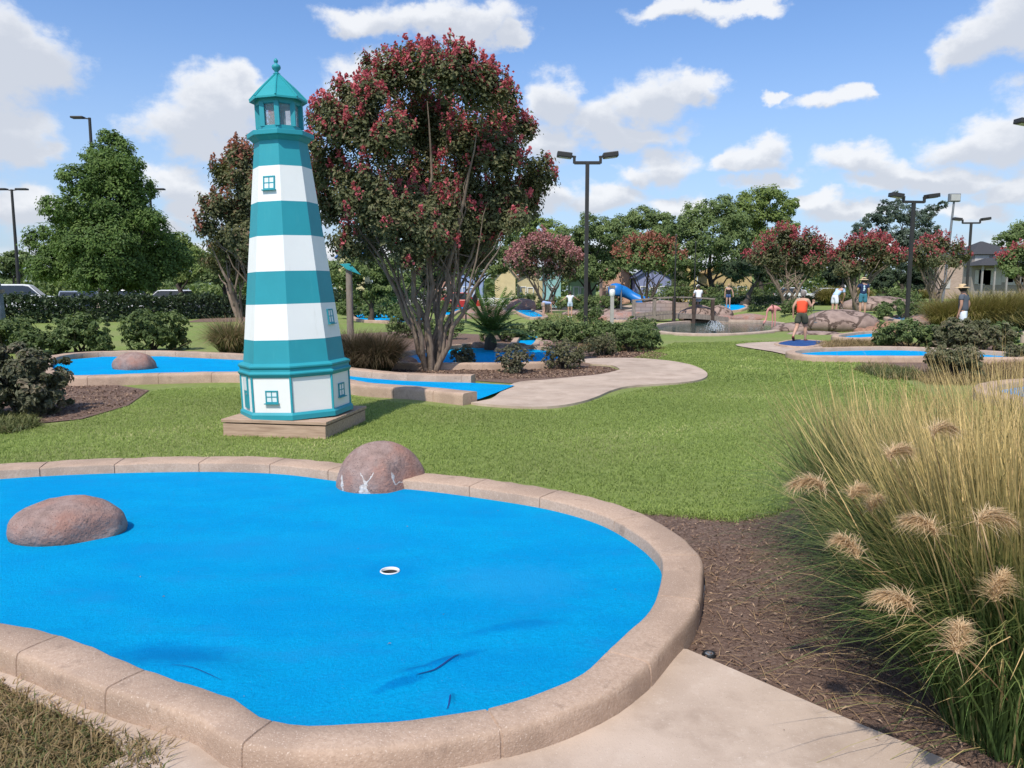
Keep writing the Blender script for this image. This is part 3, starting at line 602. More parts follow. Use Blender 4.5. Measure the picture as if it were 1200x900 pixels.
# seated white shirt
p = base(818, 42.5); seatz = 1.05
Js = J0(knL=(-.13, .40, .90), anL=(-.13, .45, .48), toL=(-.14, .60, .44), knR=(.13, .40, .90), anR=(.13, .45, .48), toR=(.14, .60, .44), elL=(-.24, .10, 1.14), wrL=(-.14, .30, 1.02), haL=(-.12, .36, 1.0), elR=(.24, .10, 1.14), wrR=(.14, .30, 1.02), haR=(.12, .36, 1.0))
person('person in a white t-shirt and cap sitting on the rocks behind the footbridge', p + np.array([0, 0, seatz - .85]), R(8), 1.74, lean(Js, R(6)), ('white', (.72, .74, .78)), .55, ('lightblue', (.35, .47, .68)), .8, ('dark', (.03, .025, .02)), ('cap', 'white', (.78, .78, .78)), SKIN, 1.08, ('white', (.7, .7, .7)))
# bending over, tan legs
p = base(637, 46.5)
Jb = lean(J0(hiL=(-.09, -.06, .90), hiR=(.09, -.06, .90), pelvis=(0, -.05, .95)), R(88))
for sd, sx in (('L', -1), ('R', 1)):
    q = np.array(Jb['sh' + sd]); Jb['el' + sd] = tuple(q + np.array([sx * .02, .02, -.27])); Jb['wr' + sd] = tuple(q + np.array([0, .06, -.52])); Jb['ha' + sd] = tuple(q + np.array([0, .08, -.60]))
person('person bending right down in a light blue top at the end of a blue lane', p, R(-75), 1.68, Jb, ('periwinkle', (.33, .42, .66)), .4, ('tanshort', (.42, .30, .23)), .5, ('brown', (.10, .05, .03)), None, SKIN, 1.0, ('paleblue', (.25, .45, .7)))
# white tee, shorts, arms out
p = base(668, 47.5)
Jt = J0(elL=(-.36, .06, 1.22), wrL=(-.56, .14, 1.10), haL=(-.63, .16, 1.07), elR=(.34, .06, 1.28), wrR=(.50, .16, 1.16), haR=(.56, .18, 1.13))
tt_, Jd, st = person('person in white t-shirt and ice blue shorts holding arms out', p, R(-6), 1.60, Jt, ('white', (.72, .74, .78)), .5, ('iceblue', (.45, .55, .66)), .5, ('dark', (.03, .025, .02)), None, SKIN, 1.0, ('white', (.7, .7, .7)))
putter('putter held out by the person in white with arms apart', world_pt(tt_, Jd['haL'], st), world_pt(tt_, (-.72, .24, .02), st))

# ------------------------------------------------------------------ setting: ground
def axis(a, b, fine, far, g=1.25):
    c = list(np.arange(a, b + 1e-6, fine)); s = fine
    while c[-1] < far: s *= g; c.append(c[-1] + s)
    s = fine; pre = []
    v = a
    while v > -far: s *= g; v -= s; pre.append(v)
    return np.array(pre[::-1] + c)
xs = axis(-45, 48, 0.75, 1600); ys = axis(-5, 85, 0.6, 1600)
XX, YY = np.meshgrid(xs, ys); ZZ = terrain(XX, YY)
nx, ny = len(xs), len(ys); I = np.arange(nx * ny).reshape(ny, nx)
mb = MB(); mb.quadidx(np.stack([XX, YY, ZZ], -1).reshape(-1, 3), np.stack([I[:-1, :-1], I[:-1, 1:], I[1:, 1:], I[1:, :-1]], -1).reshape(-1, 4), np.zeros((nx - 1) * (ny - 1)))
setp(mb.build('lawn', M['lawn'], smooth=True), kind='structure')
def px2(poly, dz=0.0): return np.array([GT(x, y, dz) for x, y in poly])
def sheet(name, poly, mat, dz, cell=0.75, smooth_step=None):
    p = px2(poly)[:, :2]
    if smooth_step: p = catmull(p, True, smooth_step)
    return setp(drape(name, p, mat, dz, cell), kind='structure'), p
# pond
pa = np.linspace(0, 2 * PI, 72, endpoint=False); pv = 7.0 * np.sin(pa); py_ = 35.8 + pv; pxx = 7.7 + 0.33 * (py_ - 30) + 3.0 * np.cos(pa)
pond = np.stack([pxx, py_], 1); wp = (pond - pond.mean(0)) * 1.03 + pond.mean(0)
mb = MB(); mb.add([(x, y, -0.07) for x, y in wp], [tuple(range(len(wp)))]); setp(mb.build('water', M['water']), kind='structure')
rim = (pond - pond.mean(0)) * 0.985 + pond.mean(0)
o = kerb_mesh(rim, True, 0.30, 0.06, 1.1, -1.0, drop=0.25).build('pond_edging', mat_noise('pale_coping', [(0.3, (.36, .27, .21)), (.7, (.50, .39, .31))], 4., .9, bscale=60), origin=(rim[:, 0].mean(), rim[:, 1].mean(), 0), smooth=True)
setp(o, 'pale stone edging around the rim of the pond', 'pond edging')
# ------------------------------------------------------------------ near putting green
inner = [(-420, 640), (-300, 596), (-150, 574), (0, 562), (100, 556), (200, 553), (275, 553), (335, 556), (395, 564), (440, 571), (490, 575), (560, 584), (640, 597), (700, 614), (742, 637), (768, 660), (776, 680), (766, 707), (736, 739), (708, 766), (682, 789), (648, 806), (600, 822), (530, 836), (460, 845), (390, 849), (340, 847), (305, 838), (275, 818), (238, 806), (196, 793), (150, 776), (100, 754), (50, 738), (0, 729), (-90, 719), (-250, 716), (-400, 690)]
TZ = 0.055
kn = inner.index((766, 707)); ip = np.array([G(x, y, TZ if i < kn else .135)[:2] for i, (x, y) in enumerate(inner)]); ip = catmull(ip, True, 0.06)
green = thing('putting_green', 'large kidney shaped blue putting green with a stone kerb, nearest of all', 'putting green', (ip[:, 0].mean(), ip[:, 1].mean(), 0))
cupc = G(457, 669, TZ)[:2]; cup_r = 0.050
hole = np.array([cupc + cup_r * np.array([math.cos(a), math.sin(a)]) for a in np.linspace(0, 2 * PI, 28, endpoint=False)])
def crease(x, y, a, b, w, h, bow=0.0):
    a = np.array(a); b = np.array(b); d = b - a; L = np.linalg.norm(d); d /= L
    u = ((x - a[0]) * d[0] + (y - a[1]) * d[1]) / L; v = -(x - a[0]) * d[1] + (y - a[1]) * d[0] - bow * 4 * u * (1 - u)
    e = np.where((u > -.2) & (u < 1.2), np.exp(-((np.clip(u, 0, 1) - u) / 0.12) ** 2) * np.clip(np.sin(np.clip(u, 0.0, 1) * PI), .0, 1), 0)
    return h * e * np.exp(-(v / w) ** 2)
g2 = lambda x, y: G(x, y, TZ)[:2]
def turfz(x, y):
    z = 0.004 * np.sin(x * 1.7 + 0.4 * y) * np.sin(y * 1.3) + crease(x, y, g2(478, 796), g2(548, 766), 0.030, 0.020, 0.012) + crease(x, y, g2(430, 812), g2(500, 782), 0.05, 0.024) + crease(x, y, g2(548, 748), g2(640, 722), 0.06, 0.016)
    z = z + crease(x, y, g2(526, 830), g2(530, 812), 0.012, 0.022) + crease(x, y, g2(60, 800), g2(320, 815), 0.14, 0.040, 0.12) - crease(x, y, g2(150, 752), g2(300, 758), 0.16, 0.012) + crease(x, y, g2(130, 748), g2(330, 752), 0.05, 0.010, 0.05)
    return z
ipx = ip
turf_poly = ip + 0.0
ca = np.array([g2(478, 796), g2(548, 766), g2(521, 833), g2(532, 808)]); cb_ = np.array([g2(150, 745), g2(330, 830), g2(60, 800)])
to = drape('turf', turf_poly, M['turf'], TZ, 0.06, [hole], zf=turfz, parent=green, fine=[(ca[:, 0].min() - .05, ca[:, 1].min() - .05, ca[:, 0].max() + .05, ca[:, 1].max() + .05, .012)])
to.data.polygons.foreach_set('use_smooth', np.ones(len(to.data.polygons), bool))
tm = M['turf'].copy(); tm.name = 'worn_shaded_blue_turf'; nt = tm.node_tree; b_ = nt.nodes['Principled BSDF']; src = b_.inputs['Base Color'].links[0].from_socket
def stain_or_shade(src, px, py, rx, ry, col, amt, rot=0.0):
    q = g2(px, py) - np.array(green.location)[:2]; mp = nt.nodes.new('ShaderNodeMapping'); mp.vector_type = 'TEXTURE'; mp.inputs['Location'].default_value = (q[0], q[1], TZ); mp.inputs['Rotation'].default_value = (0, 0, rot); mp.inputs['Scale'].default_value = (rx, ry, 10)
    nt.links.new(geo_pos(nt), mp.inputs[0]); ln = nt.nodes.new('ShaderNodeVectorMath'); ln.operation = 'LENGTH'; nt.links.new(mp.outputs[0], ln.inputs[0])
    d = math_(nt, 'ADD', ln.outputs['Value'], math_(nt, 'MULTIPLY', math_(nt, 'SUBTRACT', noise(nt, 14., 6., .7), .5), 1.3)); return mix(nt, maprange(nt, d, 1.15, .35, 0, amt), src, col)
src = stain_or_shade(src, 205, 770, .30, .17, (0.0, 0.18, 0.50), .6, R(-12)); src = stain_or_shade(src, 520, 776, .24, .035, (0.0, 0.15, 0.46), .6, R(38)); src = stain_or_shade(src, 470, 802, .16, .03, (0.0, 0.15, 0.46), .6, R(36)); src = stain_or_shade(src, 600, 735, .30, .05, (0.0, 0.20, 0.52), .6, R(20))  # dent shade painted into the colour, then darker bands along the creases
src = stain_or_shade(src, 330, 640, .9, .35, (0.01, 0.32, 0.66), .3); src = stain_or_shade(src, 600, 680, .5, .3, (0.02, 0.33, 0.66), .45); src = stain_or_shade(src, 457, 669, .22, .16, (0.0, 0.24, 0.58), .5)
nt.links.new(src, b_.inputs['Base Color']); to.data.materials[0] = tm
def slit(a, b, c, w):
    P = catmull([g2(*a), g2(*b), g2(*c)], False, .012); T_ = np.gradient(P, axis=0); T_ /= np.linalg.norm(T_, axis=1)[:, None]; N_ = np.stack([-T_[:, 1], T_[:, 0]], 1); k = np.sin(np.linspace(0, PI, len(P))) ** .7 * w * (.8 + .4 * RNG.random(len(P)))
    z = TZ + turfz(P[:, 0], P[:, 1]) + .004; A_ = np.concatenate([P + N_ * k[:, None], z[:, None]], 1); B_ = np.concatenate([P - N_ * k[:, None], z[:, None]], 1); n_ = len(P); MB().add(np.concatenate([A_, B_]), [(i, n_ + i, n_ + i + 1, i + 1) for i in range(n_ - 1)]).build('tear', paint('turf_backing', (.002, .04, .19), .9), green)
slit((487, 795), (512, 785), (541, 767), .0040); slit((200, 791), (226, 794), (262, 806), .0018); slit((523, 832), (526, 828), (528, 820), .0035)
sgn = -1.0 if area(ip) > 0 else 1.0
kerb_mesh(ip, True, 0.30, 0.135, 0.66, sgn, wf=lambda y: .52 + .12 * float(ss(2.75, 3.1, y)) + .36 * float(ss(3.2, 5.8, y))).build('kerb', M['kerb'], green, smooth=True)
mb = MB(); mb.lathe([(cup_r - .004, -0.010), (cup_r - .003, -0.002), (cup_r - .001, .004), (cup_r + .003, .005), (cup_r + .006, 0.0)], 28, (cupc[0], cupc[1], TZ), cap=False); 
mb.build('cup', paint('cup_white', (.75, .75, .73), .4), green, smooth=True)
mb = MB(); mb.lathe([(.001, -.128), (cup_r - .006, -.13), (cup_r - .0045, -.011)], 28, (cupc[0], cupc[1], TZ), cap=False); mb.build('cup_liner', paint('cup_dark', (.05, .05, .055), .6), green, smooth=True)
# ------------------------------------------------------------------ sheets on the ground
mulch_near = [(760, 640), (735, 602), (800, 604), (862, 609), (905, 600), (980, 560), (1100, 520), (1300, 500), (1700, 560), (2600, 900), (1800, 1250), (1200, 960), (1000, 858), (800, 772), (780, 700)]
ot, mulch_p = sheet('mulch_bed', mulch_near, M['mulch'], 0.006, 0.75)
cp = [(805, 768), (905, 812), (1005, 856), (1105, 898), (1250, 960), (1500, 1100), (1300, 2600), (300, 2600), (-200, 1500), (60, 945), (150, 893), (120, 866), (60, 838), (0, 806), (-120, 770), (-100, 740), (200, 760), (500, 800), (700, 760)]
cpw = np.array([G(x, y)[:2] for x, y in cp]); setp(drape('concrete_path', cpw, M['concrete'], 0.03, 0.75, skirt=0.05), kind='structure')
pathm = [(552, 474), (575, 470), (603, 451), (640, 447), (665, 444.5), (700, 441), (720, 437), (726, 434), (716, 429.5), (694, 428), (680, 424), (695, 421.5), (740, 421), (777, 423.5), (803, 427.5), (820, 433), (829, 440), (823, 446), (802, 450), (765, 452.5), (735, 455), (716, 460), (700, 467), (682, 473), (655, 478), (627, 479.5), (590, 478)]
pm = catmull(np.array([G(x, y)[:2] for x, y in pathm]), True, 0.15); setp(drape('garden_path', pm, M['concrete'], 0.035, 0.75, skirt=0.05), kind='structure')
sheet('mulch_bed', [(385, 432), (440, 441), (560, 447), (603, 450), (665, 443.5), (712, 438.5), (725, 434), (714, 430.2), (690, 428.5), (700, 424), (770, 421), (783, 416), (755, 409), (700, 404), (640, 396), (560, 392), (480, 388), (400, 392), (380, 410)], M['mulch'], 0.010)
sheet('mulch_bed', [(-60, 520), (0, 490), (45, 497), (95, 492), (150, 476), (175, 458), (120, 449), (60, 445), (30, 430), (-80, 430)], M['mulch'], 0.012)
sheet('mulch_bed', [(1010, 412), (1080, 405), (1190, 404), (1260, 430), (1230, 450), (1150, 446), (1060, 436), (1000, 424)], M['mulch'], 0.012)
sheet('mulch_bed', [(215, 378), (250, 371), (300, 367), (330, 372), (300, 377)], M['mulch'], 0.012)
sheet('path', [(862, 405), (905, 401.5), (960, 403), (1010, 407), (975, 411), (935, 418), (905, 413)], M['concrete'], 0.03, smooth_step=.4)
sheet('path', [(560, 366), (600, 360), (700, 357), (760, 358), (800, 361), (800, 364), (700, 362), (620, 366), (575, 372)], M['concrete'], 0.02)
setp(drape('parking_lot', [(-62, 56), (-8, 56), (-8, 110), (-75, 110)], M['asphalt'], 0.02, 8), kind='structure')
setp(drape('parking_lot', [(-6, 66), (45, 66), (60, 84), (-8, 84)], M['asphalt'], 0.024, 8), kind='structure')
# ------------------------------------------------------------------ other putting greens (closed or open kerbs)
def putting(label, poly, openk=None, w=0.22, h=0.15, step=0.2, mat=None, kerbmat=None):
    p = px2(poly, .05)[:, :2]; p = catmull(p, True, step) if openk is None else p
    t = thing('putting_green', label, 'putting green', (p[:, 0].mean(), p[:, 1].mean(), tz(p[:, 0].mean(), p[:, 1].mean())), 'blue putting greens')
    drape('turf', p, mat or M['turf'], 0.05, 0.75, parent=t)
    if openk is None: k = p; sg = -1.0 if area(p) > 0 else 1.0; mb = kerb_mesh(k, True, w, h, 1.0, sg)
    else: k = catmull(px2(openk, .05)[:, :2], False, step); sg = -1.0 if area(np.asarray(px2(openk, .05)[:, :2])) > 0 else 1.0; mb = kerb_mesh(k, False, w, h, 1.0, sg)
    mb.build('kerb', kerbmat or M['kerb'], t, smooth=True); return t
lane = [(559, 468.5), (500, 462), (440, 458), (408, 452.5), (345, 447.5), (283, 443), (190, 444.5), (120, 447), (80, 446.5), (62, 438), (62, 428), (80, 421.5), (120, 418), (190, 417.5), (285, 422), (345, 430), (405, 440), (470, 446), (552, 448.5), (603, 451.5), (582, 460)]
putting('long blue putting lane running behind the lighthouse to the path', lane, lane[:19], 0.30, 0.17)
putting('shaded blue green under the crape myrtle and palm', [(455, 424), (480, 417), (520, 411), (560, 406), (605, 408), (640, 411), (662, 416), (668, 421), (650, 427), (600, 430), (540, 430), (480, 430)])
putting('short narrow blue strip leading up from the shaded green', [(605, 408), (612, 395), (618, 391), (634, 391), (630, 398), (622, 408)], w=.18)
putting('blue green seen past the grey post and leaning trunks', [(416, 370), (440, 366.5), (470, 371), (500, 374), (492, 381), (455, 378), (424, 376)])
putting('curving blue green beside the thin lamp post and red car', [(520, 368), (524, 361), (534, 357), (549, 355), (546, 361), (534, 366), (526, 371)])
putting('straight blue lane ending at the two people with bare legs', [(592, 357), (604, 356.5), (634, 369), (630, 373), (614, 370)])
putting('narrow blue lane running along the footbridge', [(716, 376), (745, 371), (792, 367.5), (790, 370.5), (752, 376)])
putting('blue green under the person in black', [(844, 355), (862, 354.5), (874, 361), (850, 363.5)])
putting('dull blue tee mat under the person in orange', [(912, 403), (932, 398.5), (962, 400), (957, 404.5), (935, 406.5)], w=.12, h=.07, mat=mat_noise('worn_blue_mat', [(.3, (.010, .042, .15)), (.7, (.02, .085, .26))], 9.))
putting('long bright blue lane with a pale kerb along the lawn', [(932, 416), (960, 412.5), (1040, 410.5), (1100, 412.5), (1150, 415.5), (1197, 419.5), (1190, 423.5), (1100, 422), (1000, 421.5), (948, 420.5)])
putting('small rounded blue green in front of the stony slope', [(982, 397), (1004, 392.5), (1034, 391), (1036, 396.5), (1004, 399)])
putting('pale washed out blue lane passing the double lamp', [(1042, 374), (1060, 371.5), (1108, 376.5), (1126, 379.5), (1100, 380.5), (1060, 378)], mat=mat_noise('faded_blue_turf', [(.3, (.10, .24, .40)), (.7, (.18, .36, .55))], 6.))
putting('blue green by the dark post at the edge of the tall grass', [(1178, 385), (1215, 383), (1230, 390), (1184, 392)])
putting('pale blue green with a broad kerb behind the seed plumes', [(1166, 463), (1182, 455.5), (1235, 452), (1270, 462), (1230, 476), (1185, 470)], w=.30, mat=mat_noise('soft_blue_turf', [(.3, (.05, .20, .42)), (.7, (.11, .32, .60))], 6.))
# ------------------------------------------------------------------ boulders
def boulder(label, loc, r, seed, rz=0.0, sink=.03, name='boulder', group='pink boulders', mat=None, sub=4, flat=.35, rough=.10, fac=3, chip=None):
    V, Fc = rock_mesh(*r, seed, sub, flat, rough, fac); V[:, :2] = V[:, :2] @ rot2(rz).T
    mb = MB(); mb.add(V + np.array(loc) - np.array([0, 0, sink]), Fc)
    o = mb.build(name, mat or M['boulder'], origin=np.array(loc) - np.array([0, 0, sink]), smooth=True)
    return setp(o, label, 'boulder', group)
def chipped_mat():
    m = M['boulder'].copy(); m.name = 'chipped_granite'; nt = m.node_tree; b = nt.nodes['Principled BSDF']
    src = b.inputs['Base Color'].links[0].from_socket; pos = geo_pos(nt)
    sep = nt.nodes.new('ShaderNodeSeparateXYZ'); nt.links.new(pos, sep.inputs[0]); x = sep.outputs[0]; z = sep.outputs[2]
    nz = math_(nt, 'MULTIPLY', math_(nt, 'SUBTRACT', noise(nt, 30., 5.), .5), .05)
    def blob(cx, cz, wx, wz, k=0.0):
        u = math_(nt, 'ADD', math_(nt, 'SUBTRACT', x, cx), math_(nt, 'MULTIPLY', math_(nt, 'SUBTRACT', z, cz), k)); u = math_(nt, 'DIVIDE', math_(nt, 'ADD', u, nz), wx); w = math_(nt, 'DIVIDE', math_(nt, 'ADD', math_(nt, 'SUBTRACT', z, cz), nz), wz)
        return math_(nt, 'ADD', math_(nt, 'MULTIPLY', u, u), math_(nt, 'MULTIPLY', w, w))
    d = blob(-.075, .075, .032, .075, .1)
    for a in ((-.035, .07, .022, .07, .5), (-.03, .185, .007, .06, -.75), (-.075, .19, .006, .045, .6), (-.055, .14, .014, .05, .2), (-.255, .10, .010, .10, .12), (.155, .175, .006, .055, .35), (.19, .135, .035, .006, 0), (.0, .055, .06, .008, .5)): d = math_(nt, 'MINIMUM', d, blob(*a))
    w = maprange(nt, d, 1.1, .7)
    c = mix(nt, w, src, ramp(nt, noise(nt, 40., 3.), [(.3, (.42, .36, .32)), (.7, (.72, .68, .64))]))
    nt.links.new(c, b.inputs['Base Color']); return m
def on_turf(px, py): q = G(px, py, TZ); return np.array([q[0], q[1], TZ])
q = on_turf(79, 628); boulder('long grey-pink boulder lying on the blue turf of the big green', (q[0] - .01, q[1] + .05, TZ), (.375, .25, .265), 3, R(10), .02)
q = G(437, 578, TZ); boulder('domed pink boulder with white chipped streaks breaking through the kerb', (q[0], q[1] + .31, .0), (.375, .34, .44), 12, 0, .02, mat=chipped_mat(), flat=.2, fac=2, rough=.07)
q = G(154, 433, .05); boulder('small rounded boulder in the putting lane before the hedge', (q[0], q[1] + .2, .05), (.44, .36, .36), 5, 0, .02, fac=2)
# ------------------------------------------------------------------ lighthouse
LC = np.array([-2.54, 9.10]); LY = LC[1]; va = math.atan2(-LC[0], LC[1])      # angle of the view direction to the lighthouse
deck_h = 0.165; side = 1.22; rz = R(-10)
t = thing('timber_platform', 'low square timber platform carrying the striped lighthouse', 'platform', (LC[0], LC[1], 0), rz=rz)
mb = MB(); a = side / 2
for sx, sy, dx, dy in ((0, -1, side, .05), (0, 1, side, .05)): mb.box((0, sy * (a - .025), deck_h / 2 - .01), (dx, dy, deck_h - .02))
for sx in (-1, 1): mb.box((sx * (a - .025), 0, deck_h / 2 - .01), (.05, side - .104, deck_h - .02))
mb.build('rim_board', M['wood'], t, local=True, bevel=.004)
mb = MB(); nb = 9; bw = (side + .03) / nb
for k in range(nb): mb.box((0, -side / 2 - .015 + bw * (k + .5), deck_h + .012), (side + .03, bw - .008, .036))
mb.build('deck_board', M['wood'], t, local=True, bevel=.004)
z0 = deck_h + .031
lh = thing('lighthouse', 'teal and white striped model lighthouse on a timber platform in the lawn', 'lighthouse', (LC[0], LC[1], z0)); lh.rotation_euler = (0, R(-1.65), 0)
def zr(py, rr): return W(340, py, LY - rr)[2] - z0          # height of a photo row on the tower's near side, above the platform
A0 = R(-5.0) + va * 1.0                                   # near vertex points at the camera (lathe angle 0 = -Y)
A0 = va - R(5.0)
def oct_(prof, mi=0, cap=True): return MB().lathe(prof, 8, (0, 0, 0), A0, mi, cap)
rb = 0.612; zb0 = zr(490, .6); zb1 = zr(441, .6)
oct_([(rb + .035, 0.0), (rb + .035, .055), (rb + .012, .085), (rb + .008, zb0 + .02)]).build('base_moulding', M['teal'], lh, local=True, bevel=.004)
oct_([(rb, .04), (rb, zb1)], cap=False).build('base_wall', M['white'], lh, local=True)
zc1 = zr(430, .6)
oct_([(rb + .012, zb1 - .02), (rb + .035, zb1 + .015), (rb + .035, zb1 + .03), (rb + .012, zb1 + .045), (rb + .012, zc1 - .03), (rb + .028, zc1 - .015), (rb + .028, zc1 + .005), (rb - .02, zc1 + .03)]).build('cornice', M['teal'], lh, local=True, bevel=.003)
rt0 = 0.582; rt1 = 0.285; zt1 = zr(154, .3); zt0 = zc1 - .01
rad = lambda z: rt0 + (rt1 - rt0) * (z - zt0) / (zt1 - zt0)
rows = [399, 356.5, 317.5, 275.5, 235, 193]; zs = [zt0]
for r_ in rows:
    z = zr(r_, .45)
    for _ in range(4): z = zr(r_, rad(z))
    zs.append(z)
zs.append(zt1)
oct_([(rad(z), z) for z in zs], [0, 1, 0, 1, 0, 1, 0]).build('tower', [M['teal'], M['white']], lh, local=True)
def corner(k, r, z): a = A0 + k * PI / 4; return np.array([r * math.sin(a), -r * math.cos(a), z])
for k in range(8): MB().beam(corner(k, rb + .002, zb0 - .01), corner(k, rb + .002, zb1 + .01), .022, .022).build('corner_trim', M['teal'], lh, local=True)
# gallery and lantern room
rl = .246; zg = zr(157, .37); zgt = zr(150, .37)
oct_([(rt1 + .012, zg - .04), (.340, zg), (.372, zg + .012), (.372, zgt), (.25, zgt + .008)]).build('gallery', M['teal'], lh, local=True, bevel=.004)
zl0 = zgt + .008; zl1 = zr(111, .28)
oct_([(rl, zl0), (rl, zl0 + .06), (rl - .03, zl0 + .062)]).build('lantern_sill', M['teal'], lh, local=True)
oct_([(rl - .03, zl1 - .07), (rl, zl1 - .065), (rl + .01, zl1 + .01)]).build('lantern_head', M['teal'], lh, local=True)
for k in range(8):
    p0 = corner(k, rl - .012, zl0 + .05); p1 = corner(k, rl - .012, zl1 - .05); MB().beam(p0, p1, .052, .04).build('lantern_post', M['teal'], lh, local=True)
    a, b = corner(k, rl - .03, 0), corner(k + 1, rl - .03, 0); MB().add([a + (0, 0, zl0 + .06), b + (0, 0, zl0 + .06), b + (0, 0, zl1 - .065), a + (0, 0, zl1 - .065)], [(0, 1, 2, 3)]).build('lantern_pane', M['pane'], lh, local=True)
ze = zr(108, .36); za = zr(87, .05)
rf = oct_([(.235, ze - .005), (.318, ze - .03), (.318, ze - .01), (.20, ze + (za - ze) * .43), (.035, za), (.03, za + .02)]).build('roof', M['teal_light'], lh, local=True)
for k in range(8): MB().tube([corner(k, .318, ze - .006), corner(k, .20, ze + (za - ze) * .43 + .004), corner(k, .035, za + .004)], .010, 6).build('roof_rib', M['teal_light'], lh, local=True, smooth=True)
zf = zr(68, 0) - za
MB().lathe([(.034, za), (.04, za + zf * .10), (.022, za + zf * .16), (.022, za + zf * .25), (.045, za + zf * .38), (.05, za + zf * .48), (.045, za + zf * .58), (.02, za + zf * .66), (.014, za + zf * .72), (.024, za + zf * .80), (.022, za + zf * .90), (.004, za + zf)], 16).build('finial', M['teal'], lh, local=True, smooth=True)
# windows and the door on the faces; face k sits between vertices k and k+1
def face_frame(k, z, r0=None):
    rr = (rb if r0 is None else r0); a = A0 + (k + .5) * PI / 4; ap = rr * math.cos(PI / 8); n = np.array([math.sin(a), -math.cos(a), 0]); tx = np.array([math.cos(a), math.sin(a), 0])
    return n * ap + np.array([0, 0, z]), n, tx
SL = (rt0 - rt1) / (zt1 - zt0) * math.cos(PI / 8)
def lwindow(k, z, w, h, tower=True, dx=0.0):
    c, n, tx = face_frame(k, z, rad(z) if tower else rb); up = np.array([0, 0, 1.0])
    if tower: up = up - n * SL; up /= np.linalg.norm(up)
    nn = np.cross(tx, up); c = c + tx * dx
    Mx = np.eye(4); Mx[:3, 0] = tx; Mx[:3, 1] = -nn if np.dot(nn, n) > 0 else nn; Mx[:3, 2] = up; Mx[:3, 3] = c
    def P(mb, name, mat, par): mb.xform(Mx); return mb.build(name, mat, par, local=True)
    f = MB(); b = .015
    f.box((0, -.006, h / 2), (w + b, .016, b)); f.box((0, -.006, -h / 2), (w + b, .016, b)); f.box((w / 2, -.006, 0), (b, .0156, h - b - .0005)); f.box((-w / 2, -.006, 0), (b, .0156, h - b - .0005)); f.box((0, -.005, 0), (b * .7, .015, h - b - .001)); f.box((0, -.0045, 0), (w - b - .001, .0145, b * .7))
    o = P(f, 'window', M['teal'], lh)
    sl = MB(); sl.box((0, -.016, -h / 2 - b * .9), (w + b * 2.6, .036, b * .7)); P(sl, 'sill', M['teal'], o)
    g = MB(); g.box((0, -.003, 0), (w - .002, .012, h - .002)); P(g, 'pane', paint('window_backing', (.72, .80, .82), .15), o)
wz = zr(214, .31); lwindow(-1, wz, .125, .135)
lwindow(1, zr(373, .46), .125, .15)
zbw = zr(465, .57); lwindow(-1, zbw, .135, .125, False); lwindow(1, zbw + .01, .135, .14, False)
c, n, tx = face_frame(-2, .33, rb); Mx = np.eye(4); Mx[:3, 0] = tx; Mx[:3, 1] = -n; Mx[:3, 2] = (0, 0, 1); Mx[:3, 3] = c
f = MB(); f.box((0, -.006, -.03), (.15, .02, .38)); f.xform(Mx); d = f.build('door', M['teal'], lh, local=True)
f = MB(); f.box((0, -.010, .06), (.10, .02, .15)); f.xform(Mx); f.build('door_pane', paint('window_backing', (.72, .80, .82), .15), d, local=True)
f = MB(); f.lathe([(.001, 0), (.012, .004), (.012, .012), (.001, .018)], 10, (.05, -.024, -.06)); f.xform(Mx); f.build('door_handle', M['chrome'], d, local=True)
